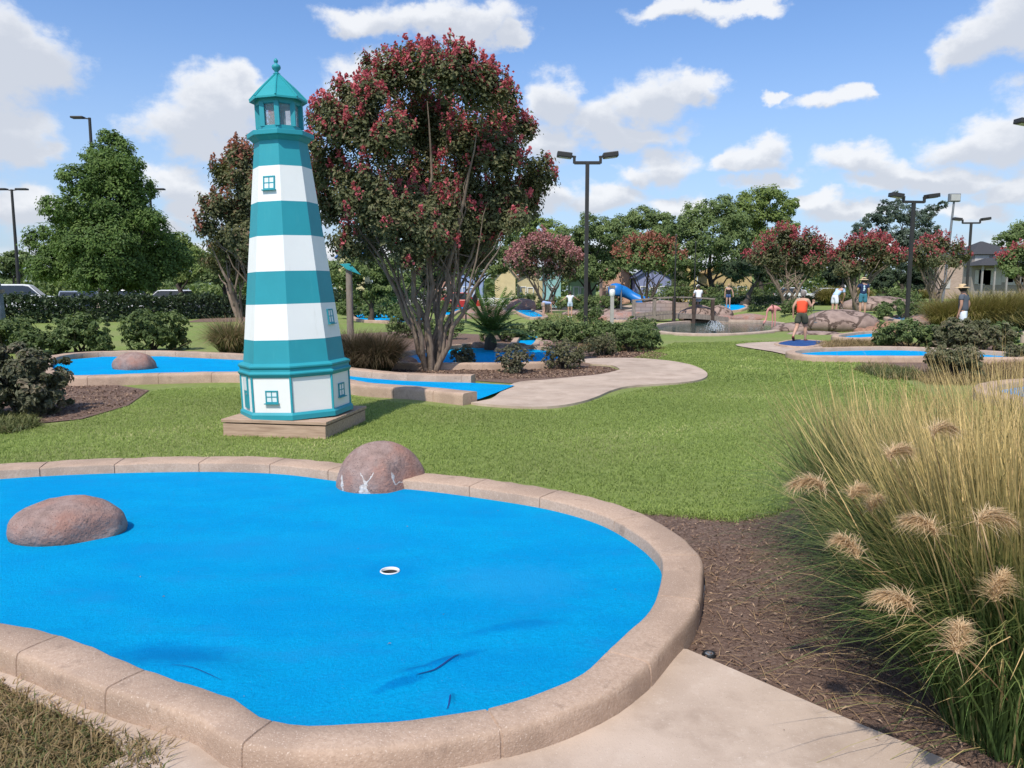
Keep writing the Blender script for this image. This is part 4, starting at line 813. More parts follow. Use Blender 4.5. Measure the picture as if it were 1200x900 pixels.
# ------------------------------------------------------------------ vegetation
def lob(L, Y, spread, seed):
    g = np.random.default_rng(seed); out = []
    for l in L:
        px, py, r = l[:3]; dy = l[3] if len(l) > 3 else (g.random() - .5) * 2 * spread
        c = W(px, py, Y + dy); out.append((c[0], c[1], c[2], r / F * (Y + dy)))
    return out
def tree(name, label, px, Y, L, leaf, nleaf, lsize, per=26, trunk=.16, spread=None, stems=1, bark='bark_dark', bloom=None, seed=1, group=None, cat='tree', sub=.3, aspect=.6, basez=None, fork=.3, limbs=9):
    rw = np.mean([l[2] for l in L]) / F * Y; lobes = lob(L, Y, spread if spread is not None else rw * 1.3, seed)
    b = base(px, Y); t = thing(name, label, cat, b, group)
    g = np.random.default_rng(seed + 100)
    if bloom: C, Nn, V, tips, tipd, tipq = shoots(lobes, bloom[4] if len(bloom) > 4 and bloom[4] > 5 else max(160, nleaf // 45), nleaf, bloom[5] if len(bloom) > 5 else rw * .085, .8, seed)
    else: C, Nn, V = clumps(lobes, per, nleaf, sub, seed)
    mb = MB(); leaf_quads(mb, C, Nn, lsize * (.6 + .8 * g.random(len(C))), V, aspect, seed)
    mb.build('crown', M[leaf], t)
    mb = MB(); order = sorted(range(len(lobes)), key=lambda i: lobes[i][2])
    ctr = np.mean([l[:3] for l in lobes], axis=0); topz = max(l[2] for l in lobes)
    if stems == 1:
        h = topz - b[2]; tp = np.array([ctr[0] * .6 + b[0] * .4, b[1], b[2] + h * .72]); P = limb(mb, b - (0, 0, .1), tp, trunk, trunk * .15, 0, 9, 10, seed)
        pick = order if len(order) <= limbs else [order[i] for i in np.linspace(0, len(order) - 1, limbs).astype(int)]
        for i in pick:
            l = np.array(lobes[i][:3]); f = np.clip((l[2] - b[2]) / h - .16, .22, .85); k = f * (len(P) - 1); a = P[int(k)] * (1 - k % 1) + P[min(int(k) + 1, len(P) - 1)] * (k % 1)
            limb(mb, a, l, trunk * (1 - f * .8) * .5, trunk * .06, .04, 6, 6, seed + i)
        mb.tube([b - (0, 0, .1), b + (0, 0, .05), b + (0, 0, .35)], [trunk * 1.7, trunk * 1.35, trunk * 1.0], 10)
    else:
        for i, k in enumerate(np.linspace(0, len(lobes) - 1, stems).astype(int)):
            a = 2 * PI * i / stems; l = np.array(lobes[k][:3]); r0 = trunk * (.75 + .5 * g.random()); bs = b + np.array([math.cos(a), math.sin(a), 0]) * trunk * 1.6
            mid = bs * .5 + l * .5; mid[:2] = bs[:2] * .58 + l[:2] * .42; mid[2] = b[2] + (l[2] - b[2]) * .48
            P1 = limb(mb, bs - (0, 0, .08), mid, r0, r0 * .62, -.02, 6, 8, seed + i); limb(mb, mid, mid * .25 + l * .75, r0 * .62, r0 * .12, -.02, 6, 7, seed + i + 40)
            for j in range(3):
                o = np.array(lobes[int(g.integers(len(lobes)))][:3]); o = mid * .5 + o * .5 if np.linalg.norm(o - mid) > 2.5 else o
                limb(mb, P1[3 + j % 3], o, r0 * .4, r0 * .08, -.03, 6, 6, seed + 7 * j + i)
    mb.build('trunk', M[bark], t, smooth=True)
    if bloom:
        n, bm, ps, npet = bloom[:4]; mb = MB(); ctrz = np.mean([l[2] for l in lobes]); ok = np.where(tipq > .80)[0]; pr = np.clip(.45 + (tips[ok, 2] - ctrz) / (topz - ctrz + .1) * .8, .12, 1.2); pr = pr / pr.sum()
        ok = g.choice(ok, min(n, len(ok)), replace=False, p=pr); cs = [(tips[q], tipd[q]) for q in ok]
        for p, d in cs:
            up = d * .5 + np.array([0, 0, 1.0]); up /= np.linalg.norm(up); s = ps * (.6 + .8 * g.random()); k = npet; u = g.random(k)
            off = g.normal(size=(k, 3)) * s * .30 * (1.05 - u)[:, None]; c = p + up * (u[:, None] * s) + off; nn = g.normal(size=(k, 3)); nn /= np.linalg.norm(nn, axis=1)[:, None]
            leaf_quads(mb, c, nn, s * .34 * (.7 + .6 * g.random(k)), np.clip(g.random(k) * .6 + g.random() * .4, 0, 1), .8, int(g.integers(1 << 30)))
        mb.build('blossom', M[bm], t)
    return t
BIG = [(425, 118, 28), (452, 92, 26), (486, 84, 30), (530, 88, 32), (568, 108, 30), (592, 142, 24), (398, 148, 32), (440, 160, 42), (500, 150, 48), (552, 165, 42), (590, 185, 28), (628, 192, 13), (622, 218, 20), (382, 198, 28), (425, 222, 38), (485, 218, 46), (540, 228, 42), (588, 232, 32), (618, 244, 18), (392, 240, 28), (440, 268, 32), (500, 272, 34), (555, 268, 32), (588, 260, 18), (404, 284, 20), (432, 296, 16), (478, 298, 24), (520, 302, 20), (556, 298, 24), (455, 255, 34), (535, 258, 36), (495, 250, 34), (368, 172, 14), (366, 218, 13), (376, 140, 14), (404, 108, 14), (432, 78, 12), (442, 62, 8), (470, 66, 12), (500, 66, 12), (540, 66, 12), (575, 82, 12), (598, 112, 12), (616, 150, 14), (642, 188, 8), (640, 206, 10), (386, 128, 10), (556, 72, 10), (604, 258, 14)]
tree('crape_myrtle', 'tall crape myrtle with raspberry blossom right behind the lighthouse', 505, 15.8, BIG, 'lf_myrtle', 112000, .080, 60, .055, 1.5, 12, 'bark', (1050, 'fl_pink', .16, 26, 2000, .098), 11, 'crape myrtles', sub=.34, cat='tree')
tree('crape_myrtle', 'crape myrtle half hidden on the far side of the striped tower', 296, 21.5, [(282, 182, 18), (262, 205, 16), (290, 215, 26), (250, 240, 19), (278, 250, 24), (240, 268, 13), (262, 285, 22), (292, 282, 28), (250, 308, 13), (285, 312, 22), (315, 230, 26), (320, 290, 30)], 'lf_myrtle', 30000, .095, 34, .07, 1.2, 5, 'bark', (190, 'fl_rust', .20, 22, 700, .11), 12, 'crape myrtles')
tree('shade_tree', 'big dense green tree with a pyramid crown standing at the dark hedge', 132, 46, [(128, 162, 13), (140, 175, 16), (114, 184, 18), (150, 195, 18), (92, 212, 22), (128, 212, 28), (162, 222, 20), (70, 245, 22), (108, 250, 30), (148, 252, 28), (176, 258, 16), (58, 284, 24), (98, 290, 30), (142, 290, 28), (182, 286, 26), (52, 314, 20), (92, 318, 22), (138, 316, 20), (182, 314, 24), (128, 240, 40), (128, 290, 42), (98, 270, 32), (162, 275, 34), (130, 198, 26), (75, 300, 26), (198, 304, 24), (112, 325, 24), (160, 322, 26)], 'lf_tree', 105000, .16, 70, .24, 2.0, 1, 'bark_dark', None, 13, limbs=10, sub=.36)
FARG = 'broad green trees beyond the course'
def far(label, px, Y, L, leaf='lf_oak', n=5500, ls=.42, seed=1, tr=.28, name='oak_tree', per=34, **k): return tree(name, label, px, Y, L, leaf, int(n * 2.6), ls * .62, per, tr, None, 1, 'bark_dark', None, seed, FARG, sub=.36, **k)
far('pale leafy tree peeping out at the right of the shade tree by the parking lot'.replace('at the right of', 'beside'), 212, 62, [(205, 285, 18), (222, 300, 16), (198, 305, 18), (228, 318, 12), (212, 320, 16)], 'lf_light', 3500, .4, 21)
far('low hazy tree behind the tall single lamp post', 14, 105, [(4, 308, 12), (22, 304, 13), (36, 312, 11), (12, 318, 12)], 'lf_oak', 2500, .6, 22)
far('dark tree filling the gap between shade tree and lighthouse', 262, 70, [(240, 308, 14), (258, 298, 16), (280, 300, 18), (250, 322, 14), (275, 322, 16), (300, 310, 18)], 'lf_oak', 4500, .42, 23)
far('bushy tree showing behind the leaning trunks of the crape myrtle', 435, 40, [(405, 318, 20), (430, 305, 22), (458, 318, 22), (420, 340, 18), (450, 342, 18), (478, 335, 16)], 'lf_oak', 7000, .22, 24, .15)
far('dark tree behind the big crape myrtle and above the palm', 555, 62, [(535, 292, 20), (560, 275, 24), (588, 285, 22), (520, 310, 16), (550, 308, 20), (580, 310, 17), (605, 298, 16)], 'lf_oak', 7000, .34, 25)
far('pale tree top over the dusty pink crape myrtle', 630, 98, [(610, 272, 15), (632, 264, 16), (652, 272, 14), (622, 290, 16), (645, 292, 16)], 'lf_light', 3500, .5, 26)
far('dark oak between the lamp post and the dusty pink crape myrtle', 692, 74, [(668, 280, 17), (690, 268, 20), (712, 272, 18), (675, 300, 19), (700, 298, 22), (722, 300, 18), (690, 318, 16), (672, 318, 13), (712, 318, 13)], 'lf_oak', 9500, .36, 27)
far('oak with a flat rounded top behind the rusty crape myrtle', 752, 80, [(732, 264, 17), (754, 256, 17), (774, 260, 16), (738, 284, 18), (764, 284, 20), (785, 280, 15), (752, 302, 17), (728, 308, 14), (776, 306, 14)], 'lf_oak', 9500, .4, 28)
far('largest oak, spreading above the yellow cottages', 835, 70, [(792, 266, 15), (815, 254, 20), (842, 246, 20), (862, 258, 18), (800, 284, 22), (832, 278, 26), (862, 282, 22), (790, 302, 15), (820, 302, 18), (852, 304, 20), (876, 300, 13), (802, 318, 16), (864, 318, 15), (780, 312, 12)], 'lf_oak', 11000, .36, 29, .3)
far('feathery light green tree, tallest of the far row', 892, 86, [(868, 250, 17), (882, 236, 17), (902, 232, 17), (920, 244, 13), (930, 238, 7), (875, 268, 20), (900, 262, 22), (922, 266, 13), (890, 288, 20), (912, 290, 16)], 'lf_light', 8000, .42, 30)
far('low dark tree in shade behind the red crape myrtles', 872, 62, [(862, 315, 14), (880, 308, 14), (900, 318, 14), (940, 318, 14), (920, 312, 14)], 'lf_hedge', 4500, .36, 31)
far('ragged dark cedar rising behind the double lamp', 1055, 92, [(1008, 268, 10), (1022, 258, 11), (1038, 252, 12), (1036, 240, 8), (1055, 250, 14), (1052, 236, 5), (1050, 226, 3), (1075, 256, 13), (1090, 247, 9), (1104, 240, 6), (1015, 285, 12), (1040, 278, 18), (1068, 280, 18), (1090, 270, 12), (1030, 305, 16), (1062, 305, 18), (1088, 300, 14)], 'lf_dark', 8000, .42, 32, name='cedar_tree')
far('rounded dark tree behind the two storey house', 1195, 165, [(1178, 284, 14), (1195, 272, 16), (1215, 268, 22), (1190, 300, 16), (1212, 300, 20)], 'lf_oak', 3500, .8, 33)
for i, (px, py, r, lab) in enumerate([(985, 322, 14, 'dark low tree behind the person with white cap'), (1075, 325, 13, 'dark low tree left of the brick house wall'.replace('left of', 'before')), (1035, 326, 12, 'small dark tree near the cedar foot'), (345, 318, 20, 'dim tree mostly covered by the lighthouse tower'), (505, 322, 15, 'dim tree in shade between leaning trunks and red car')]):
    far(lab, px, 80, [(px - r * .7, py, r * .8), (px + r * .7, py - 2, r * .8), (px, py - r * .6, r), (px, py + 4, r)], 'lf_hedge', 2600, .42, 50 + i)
CM = dict(group='crape myrtles', cat='tree')
tree('crape_myrtle', 'dusty pink crape myrtle with a mushroom shaped crown by the bending people', 640, 58, [(606, 308, 13), (616, 296, 14), (634, 290, 15), (654, 294, 15), (668, 304, 13), (620, 316, 14), (645, 316, 15), (664, 318, 11)], 'lf_myrtle', 6500, .20, 18, .12, .9, 4, 'bark_dark', (560, 'fl_dusty', .42, 12, 700, .16), 34, **CM)
tree('crape_myrtle', 'rusty red crape myrtle with a flat dome crown behind the stone wall', 757, 60, [(728, 303, 11), (744, 292, 12), (762, 288, 12), (780, 293, 12), (793, 304, 10), (740, 310, 12), (762, 308, 14), (782, 312, 11)], 'lf_oak', 4500, .24, 18, .12, .9, 4, 'bark_dark', (300, 'fl_rust', .42, 11, 480, .17), 35, **CM)
tree('crape_myrtle', 'broad red crape myrtle just beyond the flamingo', 922, 45, [(888, 302, 12), (900, 290, 14), (922, 280, 15), (944, 284, 14), (960, 294, 13), (968, 306, 11), (905, 308, 15), (932, 304, 17), (952, 312, 13)], 'lf_myrtle', 10000, .16, 20, .10, 1.1, 5, 'bark', (300, 'fl_red', .30, 14, 420, .15), 36, **CM)
tree('crape_myrtle', 'red crape myrtle with slanting trunks over the person in pale blue', 1003, 40, [(985, 302, 13), (1000, 292, 14), (1020, 288, 14), (1038, 292, 12), (1048, 303, 10), (1000, 314, 13), (1024, 310, 14), (985, 316, 10)], 'lf_myrtle', 6000, .16, 20, .09, 1.0, 5, 'bark', (240, 'fl_red', .28, 14, 380, .13), 37, **CM)
tree('crape_myrtle', 'bare stemmed crape myrtle with thin red crown before the brick house wall', 1092, 46, [(1072, 302, 11), (1085, 291, 12), (1102, 286, 12), (1118, 292, 11), (1130, 301, 9), (1098, 304, 13), (1080, 310, 9), (1118, 308, 9)], 'lf_myrtle', 3800, .16, 18, .09, .9, 6, 'bark', (150, 'fl_red', .28, 12, 300, .13), 38, **CM)
tree('crape_myrtle', 'red tipped crape myrtle cut off by the frame beside the house', 1198, 52, [(1180, 306, 11), (1192, 298, 12), (1212, 296, 15), (1185, 318, 10), (1205, 314, 14)], 'lf_oak', 3500, .2, 18, .1, .9, 4, 'bark', (90, 'fl_red', .32, 12, 260, .15), 39, **CM)
# shrubs
def shrub(name, label, px, yb, w, h, leaf='lf_shrub', n=2200, ls=None, seed=1, group=None, stem='bark_dark', Y=None):
    b = GT(px, yb) if Y is None else base(px, Y); d = b[1]; s = d / F; g = np.random.default_rng(seed); W_, H_ = w * s, h * s
    t = thing(name, label, 'shrub', b, group); lobes = []
    for k in range(9):
        a = 2 * PI * k / 8 + g.random(); rr = 0 if k == 8 else .30 * W_
        lobes.append((b[0] + math.cos(a) * rr, b[1] + math.sin(a) * rr * .9, b[2] + H_ * (.45 + .22 * g.random() if k < 8 else .66), min(W_ * .24, H_ * .42) * (.8 + .4 * g.random())))
    for k in range(5):
        a = 2 * PI * g.random(); lobes.append((b[0] + math.cos(a) * .36 * W_, b[1] + math.sin(a) * .33 * W_, b[2] + H_ * .28, min(W_ * .2, H_ * .3)))
    C, Nn, V = clumps(lobes, 16, n, .34, seed, squash=.95); C[:, 2] = np.maximum(C[:, 2], b[2] + .02); ls = ls or .055 * H_ + .02
    mb = MB(); leaf_quads(mb, C, Nn, ls * (.6 + .8 * g.random(len(C))), V, .5, seed); mb.build('foliage', M[leaf], t)
    mb = MB()
    for l in lobes[:7]: limb(mb, b + np.array([g.normal() * .04, g.normal() * .04, -.03]), l[:3], .018 + .012 * H_, .006, 0, 5, 5, seed)
    mb.build('stem', M[stem], t, smooth=True); return t
GS = 'rounded green shrubs'; PS = 'purple leaved shrubs'
shrub('shrub', 'round green shrub behind the near end of the putting lane, between two other shrubs', 95, 414, 68, 46, n=5000, ls=.11, seed=1, group=GS)
shrub('shrub', 'round green shrub standing alone just behind the small boulder in the lane', 181, 411, 72, 48, n=5200, ls=.11, seed=2, group=GS)
shrub('shrub', 'small green shrub touching the end of the putting lane kerb', 42, 416, 46, 32, n=3200, ls=.10, seed=3, group=GS)
shrub('shrub', 'green shrub at the frame edge by the grey post', 8, 414, 62, 46, n=4200, ls=.11, seed=4, group=GS)
shrub('loropetalum', 'large purple-green shrub in the mulch, closest of the bushes', 22, 486, 112, 92, 'lf_loro', 15000, .075, 5, PS)
for i, (px, yb, w, h, leaf, n, ls, lab) in enumerate([
    (590, 400, 62, 27, 'lf_shrub', 3000, .10, 'low green bush behind the palm in the clipped row'), (642, 400, 58, 25, 'lf_shrub', 3000, .10, 'low green bush in front of the person bending down'), (684, 402, 50, 27, 'lf_shrub', 2600, .10, 'low green bush wrapped round the foot of the central lamp post'), (724, 406, 50, 32, 'lf_shrub', 3000, .10, 'green bush next after the lamp post in the clipped row'), (752, 409, 44, 30, 'lf_shrub', 2600, .09, 'green bush ending the clipped row by the lawn'),
    (540, 432, 34, 30, 'lf_loro', 1600, .06, 'dark bush before the shaded blue green, at the foot of the leaning trunks'), (604, 437, 46, 35, 'lf_loro', 1900, .06, 'dark loose bush in the middle of the shaded blue green'), (660, 432, 52, 38, 'lf_olive', 2400, .06, 'dark loose bush by the path bend'), (704, 417, 42, 26, 'lf_olive', 2200, .06, 'sparse brownish bush between path and lamp post'), (738, 412, 52, 32, 'lf_shrub', 3000, .08, 'bushy green shrub at the tip of the mulch bed'),
    (520, 398, 58, 26, 'lf_shrub', 2600, .09, 'low bush in shade left of the palm'.replace('left of', 'beside')), (480, 396, 50, 34, 'lf_shrub', 2600, .09, 'bush in shade behind the leaning trunks'), (692, 376, 32, 20, 'lf_shrub', 1600, .12, 'round clipped bush behind the clipped row and lamp post'),
    (1064, 409, 84, 33, 'lf_shrub', 4600, .10, 'wide green bush in front of the double lamp'), (1138, 411, 98, 36, 'lf_olive', 8000, .11, 'wide brown-green bush below the person in grey'), (1118, 443, 58, 42, 'lf_olive', 5200, .075, 'brown-green bush standing before the long bright lane'), (1192, 425, 30, 24, 'lf_olive', 1500, .06, 'small brown bush at the end of the long bright lane'), (1175, 405, 36, 30, 'lf_shrub', 1800, .09, 'green bush in front of the golden grass'), (1168, 376, 40, 24, 'lf_shrub', 1800, .09, 'dark bush tucked under the golden grass'),
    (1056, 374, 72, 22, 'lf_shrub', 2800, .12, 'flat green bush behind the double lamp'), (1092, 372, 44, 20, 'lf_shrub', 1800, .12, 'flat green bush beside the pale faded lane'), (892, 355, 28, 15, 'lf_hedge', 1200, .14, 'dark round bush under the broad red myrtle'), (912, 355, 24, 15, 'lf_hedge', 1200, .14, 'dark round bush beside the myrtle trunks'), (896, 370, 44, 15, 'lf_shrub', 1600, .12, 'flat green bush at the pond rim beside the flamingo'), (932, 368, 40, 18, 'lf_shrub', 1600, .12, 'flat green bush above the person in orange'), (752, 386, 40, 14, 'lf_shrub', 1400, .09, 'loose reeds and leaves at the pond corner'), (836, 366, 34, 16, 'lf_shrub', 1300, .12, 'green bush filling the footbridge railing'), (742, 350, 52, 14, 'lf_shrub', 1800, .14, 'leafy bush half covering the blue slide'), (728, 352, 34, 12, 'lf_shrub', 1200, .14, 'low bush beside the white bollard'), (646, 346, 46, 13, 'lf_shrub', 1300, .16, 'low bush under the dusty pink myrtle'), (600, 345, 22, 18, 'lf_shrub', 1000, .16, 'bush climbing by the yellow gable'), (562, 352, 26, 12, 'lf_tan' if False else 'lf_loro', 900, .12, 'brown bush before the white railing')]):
    shrub('shrub', lab, px, yb, w, h, leaf, n, ls, 60 + i, GS if leaf == 'lf_shrub' else PS)
for i, (px, w, h, leaf, lab) in enumerate([(612, 44, 19, 'lf_shrub', 'bushy planting before the cream yellow cottage'), (652, 60, 15, 'lf_oak', 'bushy planting before the mint teal cottage'), (682, 40, 17, 'lf_shrub', 'bushy planting before the lime green cottage'), (708, 46, 18, 'lf_oak', 'bushy planting before the peach cottage'), (772, 54, 22, 'lf_oak', 'bushy planting before the lavender blue cottage'), (800, 44, 26, 'lf_shrub', 'bushy planting before the lemon yellow cottage'), (836, 48, 24, 'lf_oak', 'bushy planting at the largest oak trunk'), (870, 54, 22, 'lf_shrub', 'bushy planting before the golden yellow cottage'), (515, 30, 14, 'lf_shrub', 'bushy planting before the red car'), (470, 60, 20, 'lf_oak', 'bushy planting behind the blue green by the grey post'), (420, 60, 22, 'lf_oak', 'bushy planting beside the grey post'), (988, 40, 16, 'lf_oak', 'bushy planting behind the person with white cap'), (1056, 50, 18, 'lf_oak', 'bushy planting behind the bare stemmed myrtle')]):
    shrub('shrub', lab, px, 0, w, h, leaf, 2600, .17, 200 + i, GS, Y=69 if px > 590 else 46 if px < 500 else 58)
g = np.random.default_rng(77); n = 42000; x = (g.random(n) - .5) * 520; y = 175 + 25 * g.random(n) + np.abs(x) * .1; hh = 6.0 + 2.2 * np.sin(x * .11) + 1.5 * np.sin(x * .37 + 1) + 1.0 * np.sin(x * .9); C = np.stack([x, y, hh * g.random(n) ** .6], 1); Nn = g.normal(size=(n, 3)) + np.array([0, -.4, .5]); Nn /= np.linalg.norm(Nn, axis=1)[:, None]
mb = MB(); leaf_quads(mb, C, Nn, 1.3 * (.6 + .8 * g.random(n)), np.clip(.5 + .3 * np.sin(x * .5) + .3 * g.normal(size=n), 0, 1), .7, 77); setp(mb.build('far_woods', M['lf_oak']), kind='stuff')
# clipped hedge beyond the lawn
def hedge(label, pts, h, w, n, seed):
    c = np.array(pts, float); t = thing('hedge', label, 'hedge', (*c[0], 0)); g = np.random.default_rng(seed); L = np.concatenate([[0], np.cumsum(np.linalg.norm(np.diff(c, axis=0), axis=1))])
    u = g.random(n) * L[-1]; x = np.interp(u, L, c[:, 0]); y = np.interp(u, L, c[:, 1]); dirv = (c[-1] - c[0]) / np.linalg.norm(c[-1] - c[0]); nv = np.array([-dirv[1], dirv[0]])
    s = g.integers(0, 3, n); o = np.where(s == 0, -w / 2, np.where(s == 1, w / 2, (g.random(n) - .5) * w)); z = np.where(s == 2, h, g.random(n) * h); bumpy = 1 + .06 * np.sin(u * 1.3 + seed) + .04 * np.sin(u * 3.1)
    C = np.stack([x + nv[0] * o, y + nv[1] * o, z * bumpy], 1) + g.normal(size=(n, 3)) * .10; C[:, 2] = np.maximum(C[:, 2], .03)
    Nn = g.normal(size=(n, 3)) * .7 + np.stack([nv[0] * np.sign(o) * (s < 2), nv[1] * np.sign(o) * (s < 2), (s == 2) * 1.0], 1); Nn /= np.linalg.norm(Nn, axis=1)[:, None]
    mb = MB(); leaf_quads(mb, C, Nn, .20 * (.6 + .8 * g.random(n)), g.random(n), .6, seed); mb.build('foliage', M['lf_hedge'], t)
    for k in np.arange(.3, L[-1], 1.5):
        q = np.array([np.interp(k, L, c[:, 0]), np.interp(k, L, c[:, 1])]); 
        mb = MB(); limb(mb, (q[0], q[1], -.05), (q[0] + g.normal() * .3, q[1] + g.normal() * .2, h * .8), .05, .012, 0, 4, 5, 1); mb.build('stem', M['bark_dark'], t)
hedge('long dark clipped hedge in front of the parked cars', [(-27, 38), (-21.5, 41.5), (-15.5, 51), (-12.5, 58)], 1.22, 1.3, 17000, 5)
hedge('shorter clipped hedge ending at the lighthouse tower', [(-21.5, 66), (-14, 68), (-5, 70)], 1.5, 1.4, 7000, 6)
hedge('low dark hedge under the far red myrtles', [(15, 66), (24, 64), (30, 62)], 1.0, 1.2, 5000, 7)
# ornamental grasses
def grass(name, label, b, n, rbase, hgt, mat, width=.008, spread=.55, seed=1, group='ornamental grasses', droop=(.3, 1.1), cat='grass clump', seg=4, hvar=.4, elong=1.0, up=1.0):
    g = np.random.default_rng(seed); t = thing(name, label, cat, b, group); a = g.random(n) * 2 * PI; rr = g.random(n) ** .6
    B = np.stack([b[0] + np.cos(a) * rr * rbase * elong, b[1] + np.sin(a) * rr * rbase, np.full(n, b[2] - .02)], 1)
    az = a + g.normal(size=n) * .9; tilt = np.minimum(np.abs(g.normal(size=n)) * spread * .5 + rr * spread * .5, spread * 1.7); tilt = tilt * (1 - .5 * np.clip(-.75 * np.cos(az) - .65 * np.sin(az), 0, 1) * (name == 'maiden_grass'))
    D = np.stack([np.cos(az) * np.sin(tilt), np.sin(az) * np.sin(tilt), np.cos(tilt) * up], 1)
    L = hgt * (1 - hvar + hvar * g.random(n) ** .7) * np.where(g.random(n) < .06, 1.12, 1) * (1 + .12 * tilt); dr = droop[0] + (droop[1] - droop[0]) * g.random(n) ** 1.6
    mb = MB(); blades(mb, B, D, L, width * (.6 + .8 * g.random(n)), dr, g.random(n), seg); mb.build('blades', M[mat], t); return t
def gclump(label, px, yb, w, h, mat, n, seed, name='ornamental_grass', droop=(.3, 1.0), Y=None):
    b = GT(px, yb) if Y is None else base(px, Y); s = b[1] / F; return grass(name, label, b, n, w * s * .22, h * s * 1.12, mat, max(.008, .75 * s * .8), .42, seed, droop=droop)
gclump('upright olive grass clump on the lawn, touching the tower outline', 271, 415, 44, 56, 'bl_cover', 2600, 71)
gclump('dark fountain grass close against the tower', 414, 436, 52, 66, 'bl_dark', 3600, 72, 'fountain_grass')
gclump('dark fountain grass between tower and leaning trunks', 446, 437, 48, 66, 'bl_dark', 3600, 73, 'fountain_grass')
for i, (px, yb, w, h, n, lab) in enumerate([(1110, 387, 56, 50, 3000, 'golden grass clump just behind the person in grey'), (1142, 388, 66, 60, 3600, 'tall golden grass clump, second of the row beside the person in grey'), (1172, 388, 66, 62, 3600, 'tall golden grass clump below the house porch'), (1212, 388, 70, 64, 3600, 'tall golden grass clump cut off by the frame edge'), (970, 358, 30, 30, 1600, 'golden grass tuft behind the flagstone mound'), (1048, 352, 44, 18, 1600, 'olive grass tuft between the red myrtles'), (1012, 350, 30, 14, 900, 'olive grass tuft past the person in navy'), (1082, 350, 34, 16, 900, 'brownish grass tuft at the foot of the bare stemmed myrtle'), (1190, 340, 50, 16, 1200, 'golden grass tuft in front of the porch')]):
    gclump(lab, px, yb, w, h, 'bl_gold', n, 80 + i)
# the big maiden grass in front: three clumps with plumes
CLP = [(G(1205, 862), 6600, .27, 1.40, 'huge maiden grass clump nearest to us, drooping over the path edge', 91), (G(1140, 768), 7200, .26, 1.34, 'maiden grass clump in the middle of the front mulch bed', 92), (G(1190, 660), 5200, .32, 1.45, 'maiden grass clump at the back of the front mulch bed', 93), (G(1030, 660), 4600, .26, 1.28, 'smaller sandy maiden grass clump leaning over the lawn', 94), (G(1320, 760), 4200, .32, 1.45, 'maiden grass clump at the frame edge in the front mulch bed', 95)]
gt = []
for b, n, rb_, hg, lab, sd in CLP: gt.append(grass('maiden_grass', lab, b, n, rb_, hg, 'bl_big', .0068, .40, sd, 'maiden grass clumps', (.08, .80 if sd == 91 else 1.0), seg=6, hvar=.60))
def plume(parent, tip, foot, lean_, seed, L=.16):
    g = np.random.default_rng(seed); tip = np.array(tip); foot = np.array(foot); mid = (tip + foot) / 2 + np.array([0, 0, .08]); mb = MB()
    k = np.linspace(0, 1, 9)[:, None]; P = foot * (1 - k) ** 2 + 2 * mid * k * (1 - k) + tip * k ** 2; mb.tube(P, np.linspace(.003, .0018, 9), 5); mb.build('stalk', M['plume'], parent)
    n = 520; u = g.random(n) ** .8; sx = 1 if lean_ > 0 else -1; ax = np.stack([sx * L * (.10 + .9 * abs(lean_)) * u ** 1.5, .25 * L * u, L * (.75 * u - .80 * abs(lean_) * u ** 2.4)], 1); tg = np.stack([sx * (.10 + .9 * abs(lean_)) * 1.5 * u ** .5, np.full(n, .25), .75 - 1.9 * abs(lean_) * u ** 1.4], 1); tg /= np.linalg.norm(tg, axis=1)[:, None]
    B = tip + ax + g.normal(size=(n, 3)) * .004; D = tg + g.normal(size=(n, 3)) * .55; mb = MB(); blades(mb, B, D, (.03 + .055 * g.random(n)) * (1.15 - .5 * u), .0016 + .0018 * g.random(n), .3 + .6 * g.random(n), g.random(n), 3); mb.build('plume', M['plume'], parent)
for i, (px, py, Yd, ci, ln) in enumerate([(966, 575, 3.15, 3, -.8), (1042, 540, 3.0, 1, .6), (1093, 512, 3.1, 1, .7), (1146, 616, 2.55, 0, .9), (1096, 628, 2.7, 0, -.5), (1006, 655, 2.8, 1, -.35), (1068, 716, 2.55, 0, -.6), (1166, 704, 2.6, 0, .25), (1122, 765, 2.4, 0, .1), (998, 585, 3.2, 3, .5), (1020, 600, 3.2, 1, .3)]):
    plume(gt[ci], W(px, py, Yd - (.42 if ci == 3 else .34)), CLP[ci][0], ln, 300 + i, .125 if i < 8 else .095)
b0 = CLP[0][0]; g = np.random.default_rng(5)
for i in range(3):                       # loose dry stalks leaning out of the clumps
    mb = MB(); n = 36; c = CLP[i][0]; a = PI * (.75 + .8 * g.random(n)); B = np.stack([c[0] + np.cos(a) * .28, c[1] + np.sin(a) * .28, np.full(n, .03)], 1)
    D = np.stack([np.cos(a), np.sin(a), .25 + .9 * g.random(n)], 1); blades(mb, B, D, .30 + .45 * g.random(n), np.full(n, .0035), .5 + g.random(n), .9 + .1 * g.random(n), 6); mb.build('dry_blades', M['bl_big'], gt[i])
